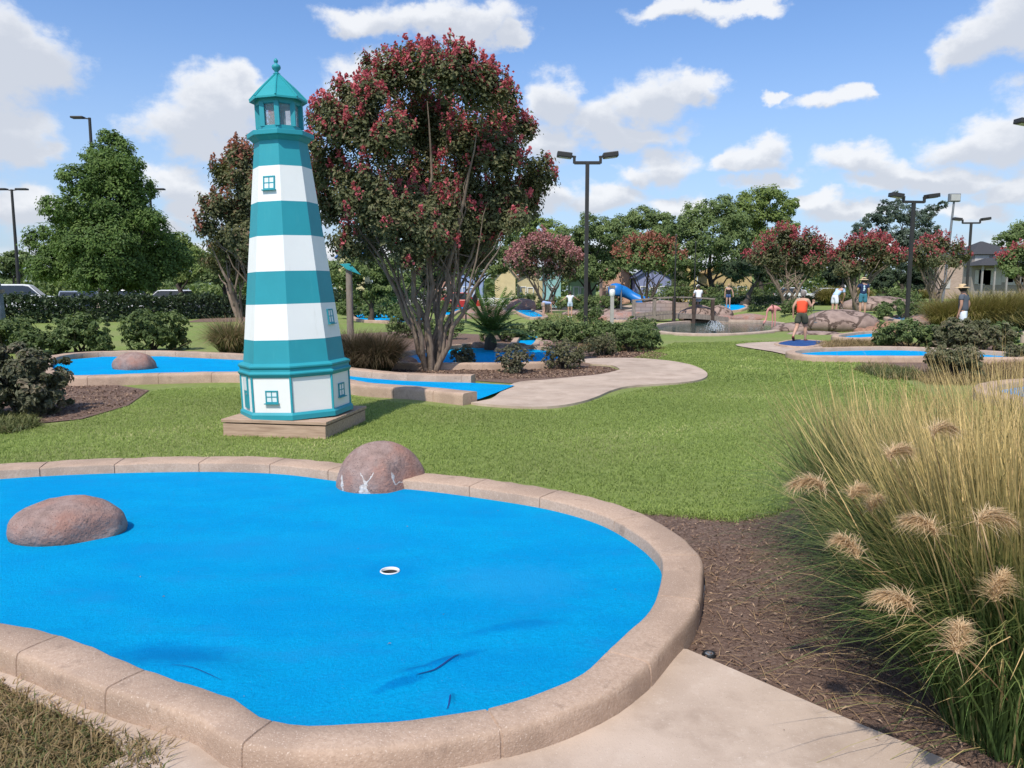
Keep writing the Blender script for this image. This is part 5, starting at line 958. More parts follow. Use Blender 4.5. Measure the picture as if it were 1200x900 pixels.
# palm
b = GT(575, 412); t = thing('sago_palm', 'spiky sago palm at the shaded blue green', 'palm', b); g = np.random.default_rng(8); s = b[1] / F
MB().lathe([(.16, -.05), (.18, .12), (.15, .34), (.07, .46), (.01, .5)], 12, b).build('trunk', M['bark_dark'], t, smooth=True)
for k in range(34):
    a = k * 2.39996; el = R(16 + 66 * ((k + .5) / 34)); L = 1.5 * (.85 + .3 * g.random()); mb = MB(); u = np.linspace(0, 1, 26); dirh = np.array([math.cos(a), math.sin(a)])
    e0 = el; rr = L * u * math.cos(e0) * (1 + .05 * u); zz = .42 + L * u * math.sin(e0) - L * .42 * u ** 2.2 * math.cos(e0); P = np.stack([b[0] + dirh[0] * rr, b[1] + dirh[1] * rr, b[2] + zz], 1); mb2 = MB()
    T = np.gradient(P, axis=0); T /= np.linalg.norm(T, axis=1)[:, None]; side = np.array([-dirh[1], dirh[0], 0]); B = []; D = []; LL = []
    for j in range(3, 26):
        for sd in (-1, 1): B.append(P[j]); D.append(T[j] * .55 + side * sd * .9 + np.array([0, 0, .12])); LL.append(.30 * math.sin(PI * min(1, .25 + .72 * u[j])) + .05)
    blades(mb, np.array(B), np.array(D), np.array(LL), np.full(len(B), .05), np.full(len(B), .25), np.clip(g.random(len(B)) * .6 + .2, 0, 1), 2)
    mb.build('frond', M['bl_palm'] if 'bl_palm' in M else M['lf_palm'], t)
b = GT(1205, 372); 
# ------------------------------------------------------------------ loose ground stuff
def cover(name, label_kind, poly, n, L, mat, width, seed, world=None, spread=.9):
    p = px2(poly)[:, :2] if world is None else world; q = scatter(p, n, seed); g = np.random.default_rng(seed); z = terrain(q[:, 0], q[:, 1])
    B = np.stack([q[:, 0], q[:, 1], z + .004], 1); a = g.random(n) * 2 * PI; ti = np.abs(g.normal(size=n)) * spread * .6; D = np.stack([np.cos(a) * np.sin(ti), np.sin(a) * np.sin(ti), np.cos(ti)], 1)
    mb = MB(); big = .5 + .5 * np.sin(q[:, 0] * 1.15 + 1.3 * np.sin(q[:, 1] * 1.1)) * np.sin(q[:, 1] * 1.5 + np.sin(q[:, 0]))
    blades(mb, B, D, L * (.5 + .8 * g.random(n)), width * (.6 + .8 * g.random(n)), .3 + .8 * g.random(n), np.clip(g.random(n) * .55 + .45 * big, 0, 1), 2); return setp(mb.build(name, M[mat]), kind='stuff')
lawnpoly = [(-160, 530), (-60, 512), (40, 502), (100, 492), (155, 475), (176, 459.5), (200, 455.5), (283, 454.5), (408, 463.5), (450, 470), (556, 480), (655, 481), (690, 472), (740, 458), (830, 447), (960, 452), (1100, 470), (1000, 560), (905, 598), (868, 607), (800, 602), (735, 600), (640, 571), (560, 561), (490, 556), (340, 540), (270, 535), (140, 539), (0, 544), (-160, 556)]
cover('lawn_grass', '', lawnpoly, 150000, .05, 'bl_lawn', .0065, 1)
cover('lawn_grass', '', [(733, 603), (800, 608), (862, 614), (905, 606), (940, 592), (905, 596), (862, 604), (800, 600), (738, 598)], 1300, .075, 'bl_lawn', .006, 31)
cover('lawn_grass', '', [(830, 447), (829, 438), (800, 426), (740, 421), (790, 402), (910, 400), (860, 406), (930, 419), (1010, 425), (1050, 440), (1100, 470), (960, 452)], 40000, .06, 'bl_lawn', .014, 2)
cover('border_grass', '', [(-160, 832), (0, 805), (62, 835), (120, 861), (196, 886), (190, 915), (60, 960), (-250, 1150)], 6500, .095, 'bl_tan', .006, 3)
cover('border_grass', '', [(-160, 832), (0, 805), (62, 835), (120, 861), (196, 886), (190, 915), (60, 960), (-250, 1150)], 3000, .10, 'bl_cover', .006, 13)
cover('border_grass', '', [(-30, 502), (0, 486), (40, 490), (48, 500), (20, 508), (-30, 512)], 2500, .16, 'bl_cover', .012, 4)
cover('border_grass', '', [(955, 404), (985, 401), (1040, 402), (1110, 409), (1040, 409), (965, 409.5)], 4200, .24, 'bl_tan', .016, 5)
cover('border_grass', '', [(1065, 442), (1110, 434), (1200, 425), (1260, 432), (1230, 450), (1160, 452), (1090, 452)], 5200, .26, 'bl_tan', .014, 6)
cover('border_grass', '', [(1020, 428), (1070, 434), (1090, 446), (1040, 446), (1000, 434)], 2600, .2, 'bl_cover', .014, 7)
cover('border_grass', '', [(600, 366), (660, 368), (720, 372), (760, 380), (720, 384), (640, 378), (612, 372)], 3500, .2, 'bl_cover', .022, 8)
cover('border_grass', '', [(690, 404), (740, 402), (780, 410), (720, 413), (640, 410)], 2600, .16, 'bl_tan', .014, 9)
cover('border_grass', '', [(1000, 376), (1060, 382), (1050, 390), (1000, 390), (950, 388), (960, 384)], 1800, .14, 'bl_tan', .018, 10)
def chips(poly, n, size, seed, world=None):
    p = (px2(poly)[:, :2] if world is None else world); q = scatter(p, n, seed); g = np.random.default_rng(seed); C = np.stack([q[:, 0], q[:, 1], terrain(q[:, 0], q[:, 1]) + .012 + .012 * g.random(n)], 1)
    Nn = g.normal(size=(n, 3)) * .45 + np.array([0, 0, 1.0]); Nn /= np.linalg.norm(Nn, axis=1)[:, None]; mb = MB(); leaf_quads(mb, C, Nn, size * (.4 + g.random(n)), g.random(n), .28, seed); return setp(mb.build('wood_chips', M['chip']), kind='stuff')
chips([(770, 612), (860, 612), (1000, 570), (1190, 560), (1400, 760), (1300, 1020), (1110, 896), (1005, 853), (905, 808), (812, 768), (815, 700), (800, 650)], 9000, .028, 1)
chips([(-60, 514), (45, 497), (95, 490), (148, 475), (172, 459), (120, 452), (40, 452), (-60, 470)], 5000, .06, 2)
chips([(560, 446), (665, 442.5), (712, 437.5), (723, 434), (712, 430.5), (690, 430), (600, 432), (480, 432), (440, 438)], 5000, .07, 3)
chips([(700, 420), (770, 420), (782, 416), (755, 410), (700, 410)], 3000, .08, 4)
# long straw litter on the near mulch
q = scatter(px2([(800, 640), (900, 640), (960, 720), (1080, 860), (1005, 850), (905, 806), (815, 765)])[:, :2], 210, 9); g = np.random.default_rng(9); n = len(q); a = g.random(n) * 6.28; mb = MB()
blades(mb, np.stack([q[:, 0], q[:, 1], np.full(n, .018)], 1), np.stack([np.cos(a), np.sin(a), np.full(n, .12)], 1), .06 + .12 * g.random(n), np.full(n, .0035), .3 + .3 * g.random(n), .9 + .1 * g.random(n), 3); setp(mb.build('straw_litter', M['bl_tan']), kind='stuff')

# fallen leaves and grit on the turf, kerb side and path
q = np.concatenate([scatter(ip, 16, 21), scatter(cpw[:9], 30, 22)]); g = np.random.default_rng(23); n = len(q); on = np.arange(n) < 16; C = np.stack([q[:, 0], q[:, 1], np.where(on, TZ + .012, .036)], 1); Nn = g.normal(size=(n, 3)) * .25 + np.array([0, 0, 1.0]); Nn /= np.linalg.norm(Nn, axis=1)[:, None]
mb = MB(); leaf_quads(mb, C, Nn, .008 + .014 * g.random(n), .3 + .7 * g.random(n), .5, 24); setp(mb.build('fallen_leaves', M['chip']), kind='stuff')
# ------------------------------------------------------------------ lamp posts and poles
def double_lamp(label, b, h, arm=.42, rz=0., s=1.0):
    t = thing('lamp_post', label, 'lamp post', b, 'double headed lamp posts', rz)
    MB().lathe([(.20 * s, 0), (.20 * s, .30), (.17 * s, .36)], 16).build('footing', M['concrete'], t, local=True, smooth=True)
    MB().box((0, 0, .38), (.26 * s, .26 * s, .04)).build('base_plate', M['pole'], t, local=True, bevel=.004)
    MB().box((0, 0, h / 2 + .2), (.115 * s, .115 * s, h - .4)).build('pole', M['pole'], t, local=True, bevel=.008)
    MB().box((0, 0, h - .02), (arm * 2, .09 * s, .09 * s)).build('cross_arm', M['pole'], t, local=True, bevel=.006)
    for sx in (-1, 1):
        MB().beam((sx * arm, 0, h - .04), (sx * arm, 0, h + .17 * s), .08 * s, .08 * s).build('elbow', M['pole'], t, local=True, bevel=.005)
        MB().beam((sx * (arm - .05), 0, h + .15 * s), (sx * (arm + .25 * s), 0, h + .19 * s), .06 * s, .06 * s).build('bracket', M['pole'], t, local=True)
        Mx = Matrix.Rotation(R(-7 * sx), 3, 'Y'); hd = MB().box((sx * (arm + .30 * s), 0, h + .21 * s), (.46 * s, .34 * s, .15 * s), M=np.array(Mx)).build('lamp_head', M['pole'], t, local=True, bevel=.02)
        MB().box((sx * (arm + .30 * s), 0, h + .128 * s), (.34 * s, .24 * s, .012), M=np.array(Mx)).build('lens', paint('lamp_lens', (.45, .45, .43), .3), hd, local=True)
    return t
b = GT(686, 402); double_lamp('tall dark double headed lamp post near the middle of the course', b, W(686, 190, b[1])[2] - b[2], .40)
b = base(1062, 29.5); double_lamp('dark double headed lamp post by the faded lane and red myrtles', b, W(1066, 236, b[1])[2] - b[2], .42, R(8))
b = base(1131, 52); double_lamp('distant double headed lamp post standing before the house', b, W(1132, 261, b[1])[2] - b[2], .55, R(-5), 1.15)
b = GT(1204, 402); 
t = double_lamp('lamp post at the frame edge, only its head and pole showing', b, W(1203, 152, b[1])[2] - b[2], .40, R(8))
def tall_lamp(label, px, Y, top, double=False):
    b = base(px, Y); h = W(px, top, Y)[2] - b[2]; t = thing('street_light', label, 'street light', b, 'tall parking lot lights')
    MB().tube([(0, 0, 0), (0, 0, h)], [.16, .10], 10).build('pole', M['pole'], t, local=True, smooth=True)
    MB().lathe([(.3, 0), (.3, .6), (.25, .7)], 14).build('footing', M['concrete'], t, local=True, smooth=True)
    for sx in ((-1, 1) if double else (-1,)):
        MB().beam((0, 0, h - .08), (sx * .5, 0, h - .02), .08, .08).build('arm', M['pole'], t, local=True)
        MB().box((sx * .85, 0, h + .02), (.9, .5, .14)).build('lamp_head', M['pole'], t, local=True, bevel=.03)
tall_lamp('tall parking lot light standing alone at the frame edge', 24, 66, 222, True)
tall_lamp('tall parking lot light poking above the shade tree top', 119, 58, 138)
tall_lamp('parking lot light seen beside the shade tree shoulder', 183, 70, 222, True)
b = base(1104, 78); t = thing('flood_light', 'leaning flood light pole between cedar and far lamp post', 'flood light', b); top = W(1118, 236, 78); MB().tube([b, (b + top) / 2, top], [.14, .13, .10], 8).build('pole', M['polegrey'], t, smooth=True)
MB().box(top + np.array([0, 0, .35]), (1.1, .4, .8)).build('lamp_head', M['polegrey'], t, bevel=.05); MB().box(top + np.array([0, -.27, .35]), (.9, .04, .6)).build('lens', paint('lamp_lens', (.45, .45, .43), .3), t)
def string_pole(label, px, Y, top):
    b = base(px, Y); h = W(px, top, Y)[2] - b[2]; t = thing('string_light_pole', label, 'pole', b, 'thin black poles'); MB().tube([(0, 0, 0), (0, 0, h)], [.045, .03], 8).build('mast', M['pole'], t, local=True, smooth=True); MB().lathe([(.12, 0), (.12, .05), (.06, .09)], 12).build('foot', M['pole'], t, local=True); MB().lathe([(.03, h - .02), (.06, h), (.05, h + .06), (.001, h + .09)], 10).build('cap', M['pole'], t, local=True, smooth=True)
string_pole('thin black pole at the footbridge post', 790, 40.0, 276); string_pole('thin black pole behind the person in the white t-shirt', 813, 50, 284); string_pole('thin dark pole before the red car', 546, 40, 322)
# grey timber post with a pointed teal board
b = base(411, 20.5); t = thing('signpost', 'weathered grey post with a pointed teal board by the fountain grass', 'signpost', b); h = W(411, 316, 20.5)[2]
MB().tube([(0, 0, 0), (0, 0, h * .5), (0, 0, h)], [.095, .09, .085], 12).build('post', M['greywood'], t, local=True, smooth=True)
mb = MB(); mb.prism([(-.20, .08), (.05, .10), (.34, -.20), (-.02, -.06)], -.02, .02); mb.v = [np.stack([v[:, 0], v[:, 2] - .14, v[:, 1] + h + .06], 1) for v in mb.v]; mb.build('pointed_board', M['teal_light'], t, local=True, bevel=.005)
b = base(-1, 24); t = thing('timber_piling', 'blue-grey timber piling at the frame edge by the green shrub', 'post', b); h = W(2, 306, 24)[2]
MB().tube([(-.02, 0, 0), (-.03, 0, h * .6), (-.10, 0, h)], [.25, .22, .15], 10).build('shaft', mat_noise('slate_timber', [(.3, (.10, .12, .15)), (.7, (.2, .23, .27))], 5.), t, local=True, smooth=True)
MB().lathe([(.26, h * .62), (.265, h * .64), (.26, h * .66)], 12, (-.03, 0, 0), cap=False).build('rope_ring', M['greywood'], t, local=True)
# white bollard
b = base(717, 38); t = thing('bollard_lamp', 'white bollard with a dark cap standing by the bridge lane', 'bollard', b); h = W(717, 333, 38)[2]
MB().box((0, 0, h * .42), (.17, .17, h * .84)).build('post', paint('grey_white', (.38, .36, .33)), t, local=True, bevel=.01); MB().lathe([(.10, h * .70), (.13, h * .73), (.15, h * .80), (.13, h * .87), (.10, h * .88)], 14).build('globe', M['white'], t, local=True, smooth=True); MB().box((0, 0, h * .93), (.26, .26, h * .08)).build('cap', M['greywood'], t, local=True, bevel=.01)
# ------------------------------------------------------------------ footbridge, wall, rocks, pond things
bx0, bx1, by0, by1 = 6.55, 11.4, 41.0, 42.3
t = thing('footbridge', 'weathered timber footbridge with dark square posts across the pond end', 'footbridge', ((bx0 + bx1) / 2, 41.6, 0))
def dz(x): return .22 + .18 * math.sin(PI * np.clip((x - bx0) / (bx1 - bx0), 0, 1))
mb = MB(); n = 32
for k in range(n):
    x = bx0 + (bx1 - bx0) * (k + .5) / n; mb.box((x, (by0 + by1) / 2, dz(x)), ((bx1 - bx0) / n - .01, by1 - by0, .05))
mb.build('deck', M['greywood'], t)
for y in (by0, by1):
    mb = MB(); 
    for k in range(12):
        xa = bx0 + (bx1 - bx0) * k / 12; xb = bx0 + (bx1 - bx0) * (k + 1) / 12; mb.beam((xa, y, dz(xa) - .12), (xb, y, dz(xb) - .12), .08, .20)
    mb.build('side_beam', M['greywood'], t)
    pts = [742, 766, 789, 812, 834]; xsP = [(p - 600) / F * y for p in pts]
    for i, x in enumerate(xsP):
        z1 = dz(x) + .86; MB().box((x, y, z1 / 2 - .25), (.17, .17, z1 + .5)).build('rail_post', M['darkwood'] if i > 1 else M['greywood'], t, bevel=.01)
    mb = MB(); 
    for k in range(len(xsP) - 1): mb.beam((xsP[k] - .1, y, dz(xsP[k]) + .90), (xsP[k + 1] + .1, y, dz(xsP[k + 1]) + .90), .16, .06)
    mb.build('top_rail', M['greywood'], t)
    mb = MB()
    for k in range(2): mb.beam((xsP[k] + .09, y, dz(xsP[k]) + .12), (xsP[k + 1] - .09, y, dz(xsP[k + 1]) + .12), .05, .12)
    mb.build('low_rail', M['greywood'], t)
bw = base(741, 47); bw2 = base(806, 47); w = setp(MB().box(((bw[0] + bw2[0]) / 2, 47, .42), (bw2[0] - bw[0], .4, 1.0)).build('stone_wall', M['stonewall'], origin=((bw[0] + bw2[0]) / 2, 47, 0), bevel=.02), 'pinkish stone block wall behind the footbridge railing', 'wall')
def rock(label, px, Y, r, seed, mat=None, rz=0., group='landscape rocks', **k):
    b = base(px, Y); return boulder(label, b, r, seed, rz, .06, 'rock', group, mat, 3, **k)
rock('broad rock seat under the person in the white t-shirt', 818, 42.9, (1.15, .6, .92), 31, M['flag'])
rock('pale rock beside the seat behind the footbridge', 842, 44.5, (.9, .6, .85), 32, M['flag'])
rock('long low rock behind the stone wall', 775, 49.5, (1.8, .8, 1.15), 33, M['flag'])
rock('great cracked flagstone mound by the person in orange', 985, 31.2, (1.55, 1.3, .86), 34, M['flag'], fac=1, rough=.06)
rock('lower flagstone shelf between the flamingo and the mound', 938, 32.0, (1.2, 1.0, .40), 35, M['flag'], fac=1, rough=.06)
rock('flat flagstone slab at the pond tip', 955, 29.4, (1.1, .6, .18), 36, M['flag'], fac=1, rough=.05)
rock('pinkish mound past the person in navy', 1030, 47, (2.4, 1.4, .92), 37, M['flag'], fac=1, rough=.06)
rock('pink rounded rock in front of the dusty pink myrtle', 612, 66, (1.3, 1.0, 1.05), 38)
rock('rocky heap behind the sago palm', 570, 50, (1.3, 1.0, .70), 39); rock('small rock in the brown bed before the white railing', 556, 46, (.7, .5, .45), 40)
rock('light brown rock heap near the white bollard', 735, 44, (1.7, .8, .55), 41); rock('long stone slope behind the people with bare legs', 700, 53, (2.6, .9, .5), 42, M['flag'], fac=1)
rock('pale flat rock on the far bank of the pond', 862, 41.2, (.9, .5, .3), 43); rock('tan rock below the person in black', 846, 44.0, (1.0, .6, .35), 44); rock('rounded rock at the pond bank under the dark round bushes', 880, 43, (1.1, .7, .42), 45)
rock('rust coloured mound of mulch rock beside the flat green bush', 1090, 27.5 + 5, (.9, .6, .42), 46)
g = np.random.default_rng(4)
SP = [(1003, 386), (1016, 384), (1030, 386), (1042, 384), (1052, 387), (1022, 389), (1038, 390), (1008, 390)]
SL_ = ['reddish rock on the slope nearest the mound', 'upper reddish rock on the stony slope', 'blocky reddish rock mid slope', 'reddish rock near the lane on the stony slope', 'outermost reddish rock on the stony slope', 'low flat reddish rock on the slope', 'small reddish rock by the rounded green', 'half buried reddish rock below the mound']
RED = mat_noise('red_rock', [(.3, (.20, .10, .065)), (.7, (.38, .22, .15))], 6.)
for i, (px, py) in enumerate(SP):
    b = GT(px, py); boulder(SL_[i], b, (.28 + .2 * g.random(), .2 + .1 * g.random(), .20 + .12 * g.random()), 60 + i, g.random() * 3, .04, 'rock', 'reddish slope rocks', RED, 2)
SPt = [(608, 411), (560, 409), (640, 407), (664, 412), (588, 414), (478, 428)]
for i, (px, py) in enumerate(SPt):
    b = GT(px, py); boulder(['tan rock at the narrow blue strip', 'tan rock beneath the palm fronds', 'tan rock beside the dark loose bush', 'tan rock nearest the path at the shaded green', 'tan rock at the palm foot', 'tan rock behind the leaning trunks'][i], b, (.34, .24, .26), 80 + i, g.random() * 3, .04, 'rock', 'tan rocks round the shaded green', M['boulder'], 2)
# fountain
b = np.array([*G(838, 389, -.07)[:2], -.07]); t = thing('fountain', 'low splashing fountain jet in the pond', 'fountain', b)
m, nt, bs, out = newmat('spray'); bs.inputs['Base Color'].default_value = (.85, .88, .9, 1); bs.inputs['Roughness'].default_value = .2; bs.inputs['Transmission Weight'].default_value = .5; M['spray'] = m
mb = MB(); g = np.random.default_rng(3); BB = []
for k in range(16):
    a = g.random() * 6.28; rr = .15 + .4 * g.random(); hh = .22 + .28 * g.random(); u = np.linspace(0, 1, 9); P = np.stack([np.cos(a) * rr * u, np.sin(a) * rr * u, .03 + hh * 4 * u * (1 - u * .98)], 1); mb.tube(P, np.interp(u, [0, 1], [.003, .008]), 5)
mb.build('spray', M['spray'], t, local=True, smooth=True)
mb = MB(); C = g.normal(size=(500, 3)) * np.array([.22, .22, .10]) + np.array([0, 0, .2]); C[:, 2] = np.abs(C[:, 2]); N_ = g.normal(size=(500, 3)); N_ /= np.linalg.norm(N_, axis=1)[:, None]; leaf_quads(mb, C, N_, .026, g.random(500), .9, 3); mb.build('droplets', M['spray'], t, local=True)
MB().lathe([(.06, -.3), (.06, .02), (.03, .05)], 10).build('nozzle', M['black'], t, local=True)
# flamingo (a garden figure with its head down)
b = np.array([*G(903, 388, -.07)[:2], -.25]); t = thing('flamingo', 'pink flamingo figure wading in the pond with its head down', 'flamingo', b); PK = mat_flat('flamingo_pink', (.62, .27, .24), .6)
body = [(-.02, 0, 1.02), (.10, 0, 1.05), (.24, 0, 1.0), (.36, 0, .92), (-.10, 0, .98), (-.16, 0, .86), (-.17, 0, .70), (-.20, 0, .56), (-.25, 0, .48), (-.27, 0, .42), (.06, .05, .86), (.07, .05, .52), (.05, .05, .06), (.12, -.05, .86), (.14, -.05, .52), (.12, -.05, .06), (.10, .05, .02), (.17, -.05, .02)]
E = [(0, 1), (1, 2), (2, 3), (0, 4), (4, 5), (5, 6), (6, 7), (7, 8), (8, 9), (0, 10), (10, 11), (11, 12), (1, 13), (13, 14), (14, 15), (12, 16), (15, 17)]; Rr = [(.125, .11), (.145, .13), (.10, .09), (.025, .02), .055, .036, .032, .036, .045, .018, .038, .022, .016, .038, .022, .016, .022, .022]
skin_obj('body', body, E, Rr, PK, t, 2, 1.15); MB().tube([(-.31, 0, .49), (-.33, 0, .43), (-.31, 0, .38)], [.022, .02, .006], 8).build('beak', M['black'], t, local=True, smooth=True)
# ------------------------------------------------------------------ playhouse cottages beyond the course
def cottage(label, x0, x1, yap, yev, Y, wall, roof, gable=True, door=True, group='coloured cottages beyond the course', trim=(.75, .75, .72)):
    a = base(x0, Y); c = base(x1, Y); w = c[0] - a[0]; cx = (a[0] + c[0]) / 2; hE = W(x0, yev, Y)[2]; hA = W(x0, yap, Y)[2]; d = max(3.0, w * .9); t = thing('cottage', label, 'cottage', (cx, Y + d / 2, 0), group)
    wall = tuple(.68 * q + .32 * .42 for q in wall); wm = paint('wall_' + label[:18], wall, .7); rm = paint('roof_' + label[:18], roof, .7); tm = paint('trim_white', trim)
    mb = MB(); mb.box((cx, Y + d / 2, hE / 2), (w, d, hE))
    if gable:
        for y in (Y, Y + d): mb.add([(cx - w / 2, y, hE), (cx + w / 2, y, hE), (cx, y, hA)], [(0, 1, 2)] if y == Y else [(2, 1, 0)])
        rb = MB(); 
        for s in (-1, 1):
            n = np.array([s * (hA - hE), 0, w / 2]); n /= np.linalg.norm(n); e = np.array([cx + s * (w / 2 + .25), 0, hE - .25 * (hA - hE) / (w / 2)]); p = np.array([cx, 0, hA])
            q = [p + (0, Y - .3, 0), e + (0, Y - .3, 0), e + (0, Y + d + .3, 0), p + (0, Y + d + .3, 0)]; rb.add([v + n * .02 for v in q] + [v + n * .14 for v in q], [(0, 1, 2, 3), (7, 6, 5, 4), (0, 4, 5, 1), (1, 5, 6, 2), (2, 6, 7, 3), (3, 7, 4, 0)])
    else:
        rb = MB(); q = [(cx - w / 2 - .3, Y - .3, hE), (cx + w / 2 + .3, Y - .3, hE), (cx + w / 2 + .3, Y + d + .3, hE), (cx - w / 2 - .3, Y + d + .3, hE), (cx - w / 4, Y + d / 2, hA), (cx + w / 4, Y + d / 2, hA)]; rb.add(q, [(3, 2, 1, 0), (0, 1, 5, 4), (1, 2, 5), (2, 3, 4, 5), (3, 0, 4)])
    mb.build('wall', wm, t); rb.build('roof', rm, t)
    def opening(nm, x, z, ww, hh):
        f = MB(); b_ = .09
        for sx in (-1, 1): f.box((x + sx * (ww / 2), Y - .03, z), (b_, .08, hh + b_))
        for sz in (-1, 1): f.box((x, Y - .029, z + sz * hh / 2), (ww - b_, .079, b_))
        o = f.build(nm, tm, t); MB().box((x, Y - .01, z), (ww - .02, .03, hh - .02)).build('pane' if nm == 'window' else 'panel', M['glass_dark'] if nm == 'window' else paint('door_' + label[:14], tuple(k * .55 for k in wall)), o)
        if nm == 'door': MB().lathe([(.001, 0), (.05, .02), (.05, .06), (.001, .09)], 8, (x + ww * .35, Y - .05, z)).build('handle', M['chrome'], o)
    if w > 2.2: opening('window', cx - w * .26, min(hE * .58, 1.6), w * .2, .9)
    if w > 3.2: opening('window', cx + w * .28, min(hE * .58, 1.6), w * .2, .9)
    if door: opening('door', cx + w * .02, 1.0, min(.9, w * .22), 1.95)
cottage('coral orange cottage beside the red car', 510, 531, 312, 322, 84, (.60, .24, .13), (.16, .10, .08))
cottage('pale blue cottage behind the white railing', 538, 566, 310, 321, 82, (.22, .34, .62), (.12, .16, .25))
cottage('butter yellow gabled cottage left of the dusty myrtle'.replace('left of', 'next to'), 580, 604, 309, 323, 78, (.74, .55, .18), (.40, .26, .16), door=False)
cottage('cream yellow low cottage under the dusty myrtle', 606, 636, 318, 326, 82, (.62, .50, .20), (.30, .26, .20))
cottage('mint teal gabled cottage framed by the dusty myrtle trunks', 637, 657, 312, 325, 76, (.22, .56, .52), (.26, .42, .40))
cottage('lime green gabled cottage behind the central lamp post', 668, 698, 314, 328, 76, (.32, .58, .20), (.28, .40, .20))
cottage('peach cottage behind the blue slide', 706, 738, 308, 323, 80, (.72, .36, .20), (.46, .24, .15))
cottage('lavender blue cottage behind the rusty myrtle', 744, 786, 312, 325, 78, (.17, .22, .50), (.14, .17, .30))
cottage('lemon yellow cottage behind the seated person', 790, 816, 308, 321, 82, (.68, .52, .10), (.30, .24, .14))
cottage('golden yellow cottage behind the person in black', 828, 880, 308, 320, 76, (.56, .38, .07), (.34, .22, .08))
cottage('blue roofed yellow hut glimpsed through the myrtle branches', 398, 428, 284, 300, 80, (.68, .60, .20), (.06, .20, .55), door=False)
# two storey house far off
Yh = 140; t = thing('house', 'large two storey house with dark hip roofs and a columned porch', 'house', (*base(1158, Yh)[:2], 0)); 
def hx(px): return base(px, Yh)[0]
def hz(py): return W(1150, py, Yh)[2]
STU = paint('house_stucco', (.26, .23, .21), .8)
def hbox(mb, p0, p1, z0, z1, y0=0, d=9): x0, x1 = hx(p0), hx(p1); mb.box(((x0 + x1) / 2, Yh + y0 + d / 2, (z0 + z1) / 2), (x1 - x0, d, z1 - z0)); return mb
def hip(mb, p0, p1, z0, z1, y0=0, d=9, ov=.6):
    x0, x1 = hx(p0) - ov, hx(p1) + ov; ya, yb = Yh + y0 - ov, Yh + y0 + d + ov; k = min((x1 - x0) / 2, (yb - ya) / 2) * .95; yc = (ya + yb) / 2
    mb.add([(x0, ya, z0), (x1, ya, z0), (x1, yb, z0), (x0, yb, z0), (x0 + k, yc, z1), (x1 - k, yc, z1)], [(3, 2, 1, 0), (0, 1, 5, 4), (1, 2, 5), (2, 3, 4, 5), (3, 0, 4)])
mb = hbox(MB(), 1136, 1190, 0, hz(298)); hbox(mb, 1127, 1205, 0, hz(312), -2.5, 2.4); mb.build('wall', STU, t)
mb = MB(); hip(mb, 1136, 1190, hz(298), hz(281)); mb.build('roof', M['shingle'], t)
mb = MB(); hip(mb, 1126, 1206, hz(312), hz(303), -5.0, 5.2, .4); mb.build('porch_roof', M['shingle'], t)
for p in (1131, 1145, 1159, 1174, 1190): MB().box((hx(p), Yh - 4.6, hz(312) / 2), (.26, .26, hz(312))).build('column', paint('house_column', (.30, .28, .27), .7), t)
for p, y0, y1, wd, dy in ((1142, 318, 333, 1.8, -2.5), (1176, 318, 333, 2.4, -2.5), (1192, 318, 333, 2.2, -2.5), (1147, 300, 307, 2.2, 0), (1165, 300, 307, 1.2, 0), (1137, 318, 332, 1.6, -2.5), (1152, 316, 333, 2.6, -2.5), (1168, 318, 330, 1.8, -2.5), (1184, 318, 330, 1.8, -2.5)):  # extra porch windows added so their dark panes stand for the porch shade
    z0, z1 = hz(y1), hz(y0); f = MB(); f.box((hx(p), Yh + dy - .05, (z0 + z1) / 2), (wd + .3, .1, z1 - z0 + .3)); o = f.build('window', paint('house_trim', (.45, .43, .41), .7), t); MB().box((hx(p), Yh + dy - .09, (z0 + z1) / 2), (wd, .1, z1 - z0)).build('pane', M['glass_dark'], o)
Yb = 120; a, c = base(1098, Yb), base(1126, Yb); t = thing('brick_house', 'tan brick house end seen through the bare stemmed myrtle', 'house', ((a[0] + c[0]) / 2, Yb, 0)); zt = W(1100, 306, Yb)[2]; w = c[0] - a[0]; cx = (a[0] + c[0]) / 2
MB().box((cx, Yb + 4, zt / 2), (w, 8, zt)).build('wall', M['brick'], t); MB().add([(cx - w / 2 - .4, Yb - .4, zt), (cx + w / 2 + .4, Yb - .4, zt), (cx + w / 2 + .4, Yb + 8.4, zt), (cx - w / 2 - .4, Yb + 8.4, zt), (cx, Yb + 4, zt + 1.5)], [(3, 2, 1, 0), (0, 1, 4), (1, 2, 4), (2, 3, 4), (3, 0, 4)]).build('roof', M['shingle'], t)
f = MB(); f.box((cx - .6, Yb - .05, zt * .45), (1.2, .1, 1.5)); o = f.build('window', paint('house_trim', (.45, .43, .41), .7), t); MB().box((cx - .6, Yb - .09, zt * .45), (.9, .1, 1.2)).build('pane', M['glass_dark'], o)
# blue plastic slide
b = base(738, 68); t = thing('play_slide', 'shiny bright blue plastic play slide before the peach cottage', 'slide', b); BL = mat_flat('blue_plastic', (.01, .17, .52), .4)
mb = MB(); k = np.linspace(0, 1, 16); P = np.stack([-1.3 + 3.0 * k, .3 * np.sin(k * 5), 1.55 - 1.05 * ss(.1, .95, k)], 1); mb.tube(P, .46 + .05 * np.sin(k * 9), 14); mb.build('tube', BL, t, local=True, smooth=True)
mb = MB(); mb.lathe([(.6, 1.2), (.7, 1.5), (.66, 1.9), (.35, 2.15), (.001, 2.2)], 16, (-1.2, .2, 0)); mb.build('hood', BL, t, local=True, smooth=True)
for x, y in ((-1.6, -.3), (-.8, -.3), (-1.6, .7), (-.8, .7)): MB().tube([(x, y, 0), (x, y, 1.6)], .06, 8).build('leg', M['polegrey'], t, local=True)
